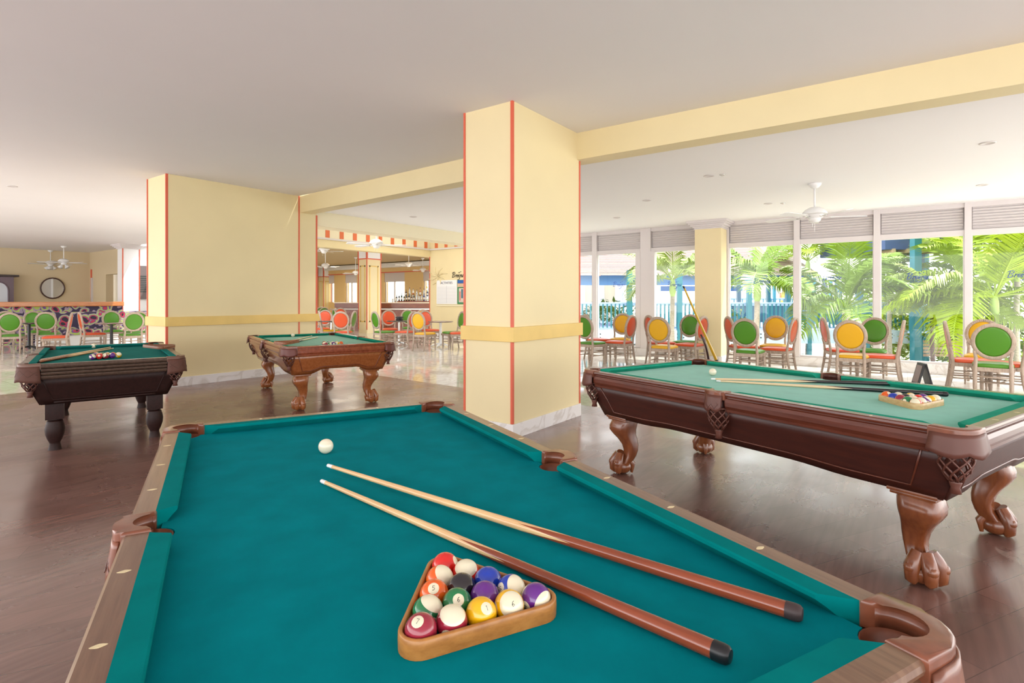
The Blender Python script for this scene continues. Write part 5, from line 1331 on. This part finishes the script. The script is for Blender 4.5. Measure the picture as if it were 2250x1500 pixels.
def frond(n=34, L_=2.0, droop=.9, wd_=.34, seed=0, lw=.028):
    r_ = random.Random(seed); b = MB(); pts = []
    for k in range(12):
        t_ = k / 11; pts.append(Vector((L_ * t_ * (1 - .18 * t_ * droop), 0, L_ * (.55 * t_ - droop * .75 * t_ * t_))))
    b.tube(pts, [.018 * (1 - .8 * k / 11) + .003 for k in range(12)], 5)
    for i in range(n):
        t_ = .14 + .86 * i / n; f = t_ * 11; i0 = min(int(f), 10); p = pts[i0].lerp(pts[i0 + 1], f - i0); tg = (pts[i0 + 1] - pts[i0]).normalized()
        ll = L_ * wd_ * (math.sin(math.pi * min(1, .12 + t_ * .9)) ** .6) * r_.uniform(.85, 1.1)
        for s_ in (-1, 1):
            d_ = (tg * .55 + Vector((0, s_ * .8, .22 + r_.uniform(-.1, .1)))).normalized()
            mid_ = p + d_ * ll * .55; tip_ = p + d_ * ll + Vector((0, 0, -ll * (.30 + .2 * r_.random())))
            wv = tg * lw * .5
            v0, v1, v2, v3, v4 = [b.bm.verts.new(q) for q in (p - wv * .5, p + wv * .5, mid_ + wv, mid_ - wv, tip_)]
            b.bm.faces.new((v0, v1, v2, v3)); b.bm.faces.new((v3, v2, v4))
    return b
fr_mesh = []
for k in range(4):
    o = frond(36, 1.9, [.55, .85, 1.15, .35][k], .38, k, .048).build('frond_tmp'); fr_mesh.append(o.data); bpy.data.objects.remove(o)
fm = {}
def palm(px, d, z_crown, label, nf=11, sc=1.0, leaf=0, trunk=(.45, .38, .30), tr=.07, z0=-1.0, seed=0, shaft=True, bright=False, extra_up=0):
    r_ = random.Random(seed * 7 + 3); p = outp(px, d, z0); T = thing('palm_tree', p, 0, label, 'palm tree', 'palms outside the windows')
    h = z_crown - z0
    tm = mat('palm_trunk', trunk, .7, var=.25, scale=14, stretch=(1, 1, 6)); b = MB()
    b.tube([(0, 0, 0), (.02, 0, h * .3), (.0, .02, h * .6), (0, 0, h)], [tr * 1.25, tr, tr * .95, tr * .9], 12); b.build('trunk', tm, T, smooth=True)
    if shaft:
        b = MB(); b.lathe([(tr * .9, h - .05), (tr * 1.35, h + .08), (tr * 1.2, h + .3), (tr * .5, h + .55)], 12); b.build('crownshaft', mat('green_crownshaft', (.35, .48, .12), .4), T, smooth=True)
    for k in range(nf):
        key = (k % 4, leaf)
        if key not in fm: m_ = fr_mesh[k % 4].copy(); m_.materials.append(LV[leaf]); fm[key] = m_
        o = bpy.data.objects.new('frond', fm[key]); C.objects.link(o); o.parent = T
        s_ = sc * r_.uniform(.85, 1.15); o.scale = (s_, s_, s_)
        o.location = (0, 0, h + (.42 if shaft else .05)); o.rotation_euler = (r_.uniform(-.25, .25), -r_.uniform(-.45, .75) - (extra_up if k % 2 else 0), 2 * math.pi * k / nf + r_.uniform(-.2, .2))
    return T
palm(1478, 15.6, 1.50, 'feathery palm left of the window pillar, crown level with the railing', 13, .95, 2, seed=1)
palm(1664, 15.2, 1.36, 'palm with pale ringed trunk and green crownshaft right of the window pillar', 12, .95, 0, trunk=(.62, .50, .42), tr=.08, seed=2)
palm(1860, 14.6, 1.10, 'palm with thick pale trunk under the ceiling fan', 14, 1.1, 0, trunk=(.72, .64, .52), tr=.11, seed=3, shaft=False, extra_up=.3)
palm(1775, 19.5, 2.3, 'taller palm behind the first mullion with fronds near the roof', 10, .9, 1, seed=9, extra_up=.2)
palm(2050, 14.2, 1.15, 'palm with slim dark ringed trunk in the third window', 12, 1.0, 2, trunk=(.14, .08, .08), tr=.05, seed=4, shaft=False)
palm(2112, 14.6, 1.5, 'bright lime palm beside the last visible mullion', 13, 1.2, 1, seed=5, extra_up=.4)
palm(2185, 13.0, 1.0, 'large bright palm in the rightmost window', 14, 1.25, 1, seed=6, extra_up=.3)
palm(2235, 15.0, 1.9, 'palm at the right edge of the picture', 12, 1.2, 0, seed=7, extra_up=.4)
palm(1955, 17.0, 1.4, 'palm behind the second mullion', 12, 1.0, 0, seed=8, extra_up=.1)
# low leafy shrubs
def shrub(px, d, z, w, h, label, leaf=3, n=700, seed=0):
    r_ = random.Random(seed); p = outp(px, d, z); b = MB()
    for _ in range(n):
        while True:
            q = Vector((r_.uniform(-1, 1), r_.uniform(-1, 1), r_.uniform(-1, 1)))
            if .35 < q.length < 1: break
        c_ = Vector((q.x * w / 2, q.y * w / 2, h / 2 + q.z * h / 2)); u = Vector((r_.gauss(0, 1), r_.gauss(0, 1), r_.gauss(0, .6))).normalized(); v_ = u.cross(Vector((r_.random(), r_.random(), 1))).normalized(); s_ = r_.uniform(.10, .22)
        b.quad(c_ - u * s_, c_ - v_ * s_ * .3, c_ + u * s_, c_ + v_ * s_ * .3)
    o = b.build('leafy_shrub', LV[leaf]); o.location = p; return tag(o, label, 'shrub', 'shrubs in the garden')
shr = [(1340, 24, -.6, 3.0, 2.0, 3, 'green shrub behind the railing at the left windows'), (1585, 21, -1, 2.4, 2.2, 1, 'lime shrub seen beside the window pillar'), (1960, 19.5, -1, 3.0, 2.6, 1, 'lime shrub behind the second mullion'),
       (2060, 18.5, -1, 3.4, 2.9, 1, 'broad lime shrub in the middle of the third window'), (2150, 17, -1, 3.2, 3.0, 3, 'dense green shrub behind the last mullion'), (2235, 16.5, -1, 3.6, 3.4, 1, 'tall lime shrub at the right edge'),
       (2120, 13.6, -1, 1.2, .9, 1, 'low bright shrub at the foot of the third window'), (2000, 25, -1, 5, 3.2, 0, 'distant tree mass behind the posts of the third window'), (1900, 27, -1, 5, 3.3, 1, 'distant yellow green tree mass beside the second mullion')]
for i, (px, d, z, w, h, lf, lb) in enumerate(shr): shrub(px, d, z, w, h, lb, lf, int(260 * w * h / 2.2), i)
for i, (yy, lb) in enumerate(((19.5, 'tree seen through the largest bar room window'), (25.0, 'tree seen through the second bar room window'))):
    o = shrub(800, 30, -.5, 5, 4.5, lb, 1, 900, 30 + i); o.location = (26 + i * 2, yy + 1, -.2)
# person far behind the railing
p = outp(1723, 31, DZ); T = bpy.data.objects.new('person', None); C.objects.link(T); T.location = p; T.rotation_euler = (0, 0, -YB)
tag(T, 'distant person in a yellow shirt standing behind the deck railing', 'person')
def skinned(name, verts, edges, rad, m, parent, root=0, sub=1):
    me = bpy.data.meshes.new(name); me.from_pydata(verts, edges, []); o = bpy.data.objects.new(name, me); C.objects.link(o); o.parent = parent
    md = o.modifiers.new('skin', 'SKIN'); 
    for i, r__ in enumerate(rad): me.skin_vertices[0].data[i].radius = (r__, r__) if not isinstance(r__, tuple) else r__
    me.skin_vertices[0].data[root].use_root = True; md.use_smooth_shade = True
    s_ = o.modifiers.new('sub', 'SUBSURF'); s_.levels = sub; s_.render_levels = sub; me.materials.append(m); return o
V = [(0, 0, .92), (0, 0, 1.15), (0, 0, 1.40), (0, 0, 1.50), (0, 0, 1.58), (0, -.01, 1.68), (.18, 0, 1.40), (.27, -.05, 1.14), (.22, -.25, 1.02), (.18, -.36, 1.02), (-.18, 0, 1.40), (-.27, -.05, 1.14), (-.22, -.25, 1.02), (-.18, -.36, 1.02), (.10, 0, .86), (.11, -.01, .48), (.11, .02, .08), (.12, -.12, .03), (-.10, 0, .86), (-.11, -.01, .48), (-.11, .02, .08), (-.12, -.12, .03)]
E_ = [(0, 1), (1, 2), (2, 3), (3, 4), (4, 5), (2, 6), (6, 7), (7, 8), (8, 9), (2, 10), (10, 11), (11, 12), (12, 13), (0, 14), (14, 15), (15, 16), (16, 17), (0, 18), (18, 19), (19, 20), (20, 21)]
RD = [.14, .14, .15, .06, .075, .085, .07, .05, .04, .035, .07, .05, .04, .035, .09, .065, .045, .04, .09, .065, .045, .04]
skinned('body', V, E_, RD, mat('person_skin', (.42, .22, .14), .6), T)
b = MB(); b.lathe([(.18, .90), (.185, 1.1), (.20, 1.3), (.19, 1.42), (.08, 1.50)], 14); bmesh.ops.scale(b.bm, vec=(1.1, .82, 1), verts=b.bm.verts); b.build('shirt', mat('yellow_shirt', (.80, .50, .12), .7), T, smooth=True)
b = MB(); b.sph((0, .015, 1.70), .10, (1, 1.05, .9), 12, 8); b.build('hair', mat('dark_hair', (.02, .015, .012), .6), T, smooth=True)
# brand lettering on the glass
ink = mat('blue_window_lettering', (.02, .05, .35), .4)
def glass_word(px, py, label, size=.115):
    q = PX(px, py, XW - .004); o = strokes(None, 'window_lettering', WORD, size, .005, ink, Matrix.Translation((XW + .038, PX(px, py, XW).y, q.z)) @ WB)
    return tag(o, label, 'lettering', 'brush script words on the window glass')
for px, py, lb in ((1345, 629, 'small blue script word on the second window pane from the centre pillar'), (1465, 629, 'small blue script word on the pane left of the window pillar'), (1655, 622, 'blue script word on the pane right of the window pillar'), (1806, 614, 'blue script word on the pane under the ceiling fan'), (1991, 613, 'blue script word on the pane between the second and third mullion'), (2213, 609, 'blue script word on the rightmost pane')):
    glass_word(px, py, lb)

# ================================================================ LAMPS AT THE RECESSED FITTINGS, AND ADDED FILL LIGHTS
def down(px, py, z, e):
    p = PZ(px, py, z); lamp('downlight_lamp', 'SPOT', (p.x, p.y, z - .03), e, .06, col=(1, .9, .75)).data.spot_size = R(120)
lamp('hall_fill', 'AREA', (12.5, 12.0, 4.0), 30, 2.0, 3.5, col=(1, .96, .9)); lamp('bar_room_fill', 'AREA', (15.5, 20.5, 3.40), 60, 1.2, 3.0, col=(1, .93, .8)); lamp('bar_room_fill', 'AREA', (17.5, 27, 3.40), 80, 1.5, 3.0, col=(1, .93, .8))  # area lights added under the ceilings to brighten hall and bar room
down(2170, 314, H2, 60); down(27, 409, H1, 40); down(908, 476, H2, 60)
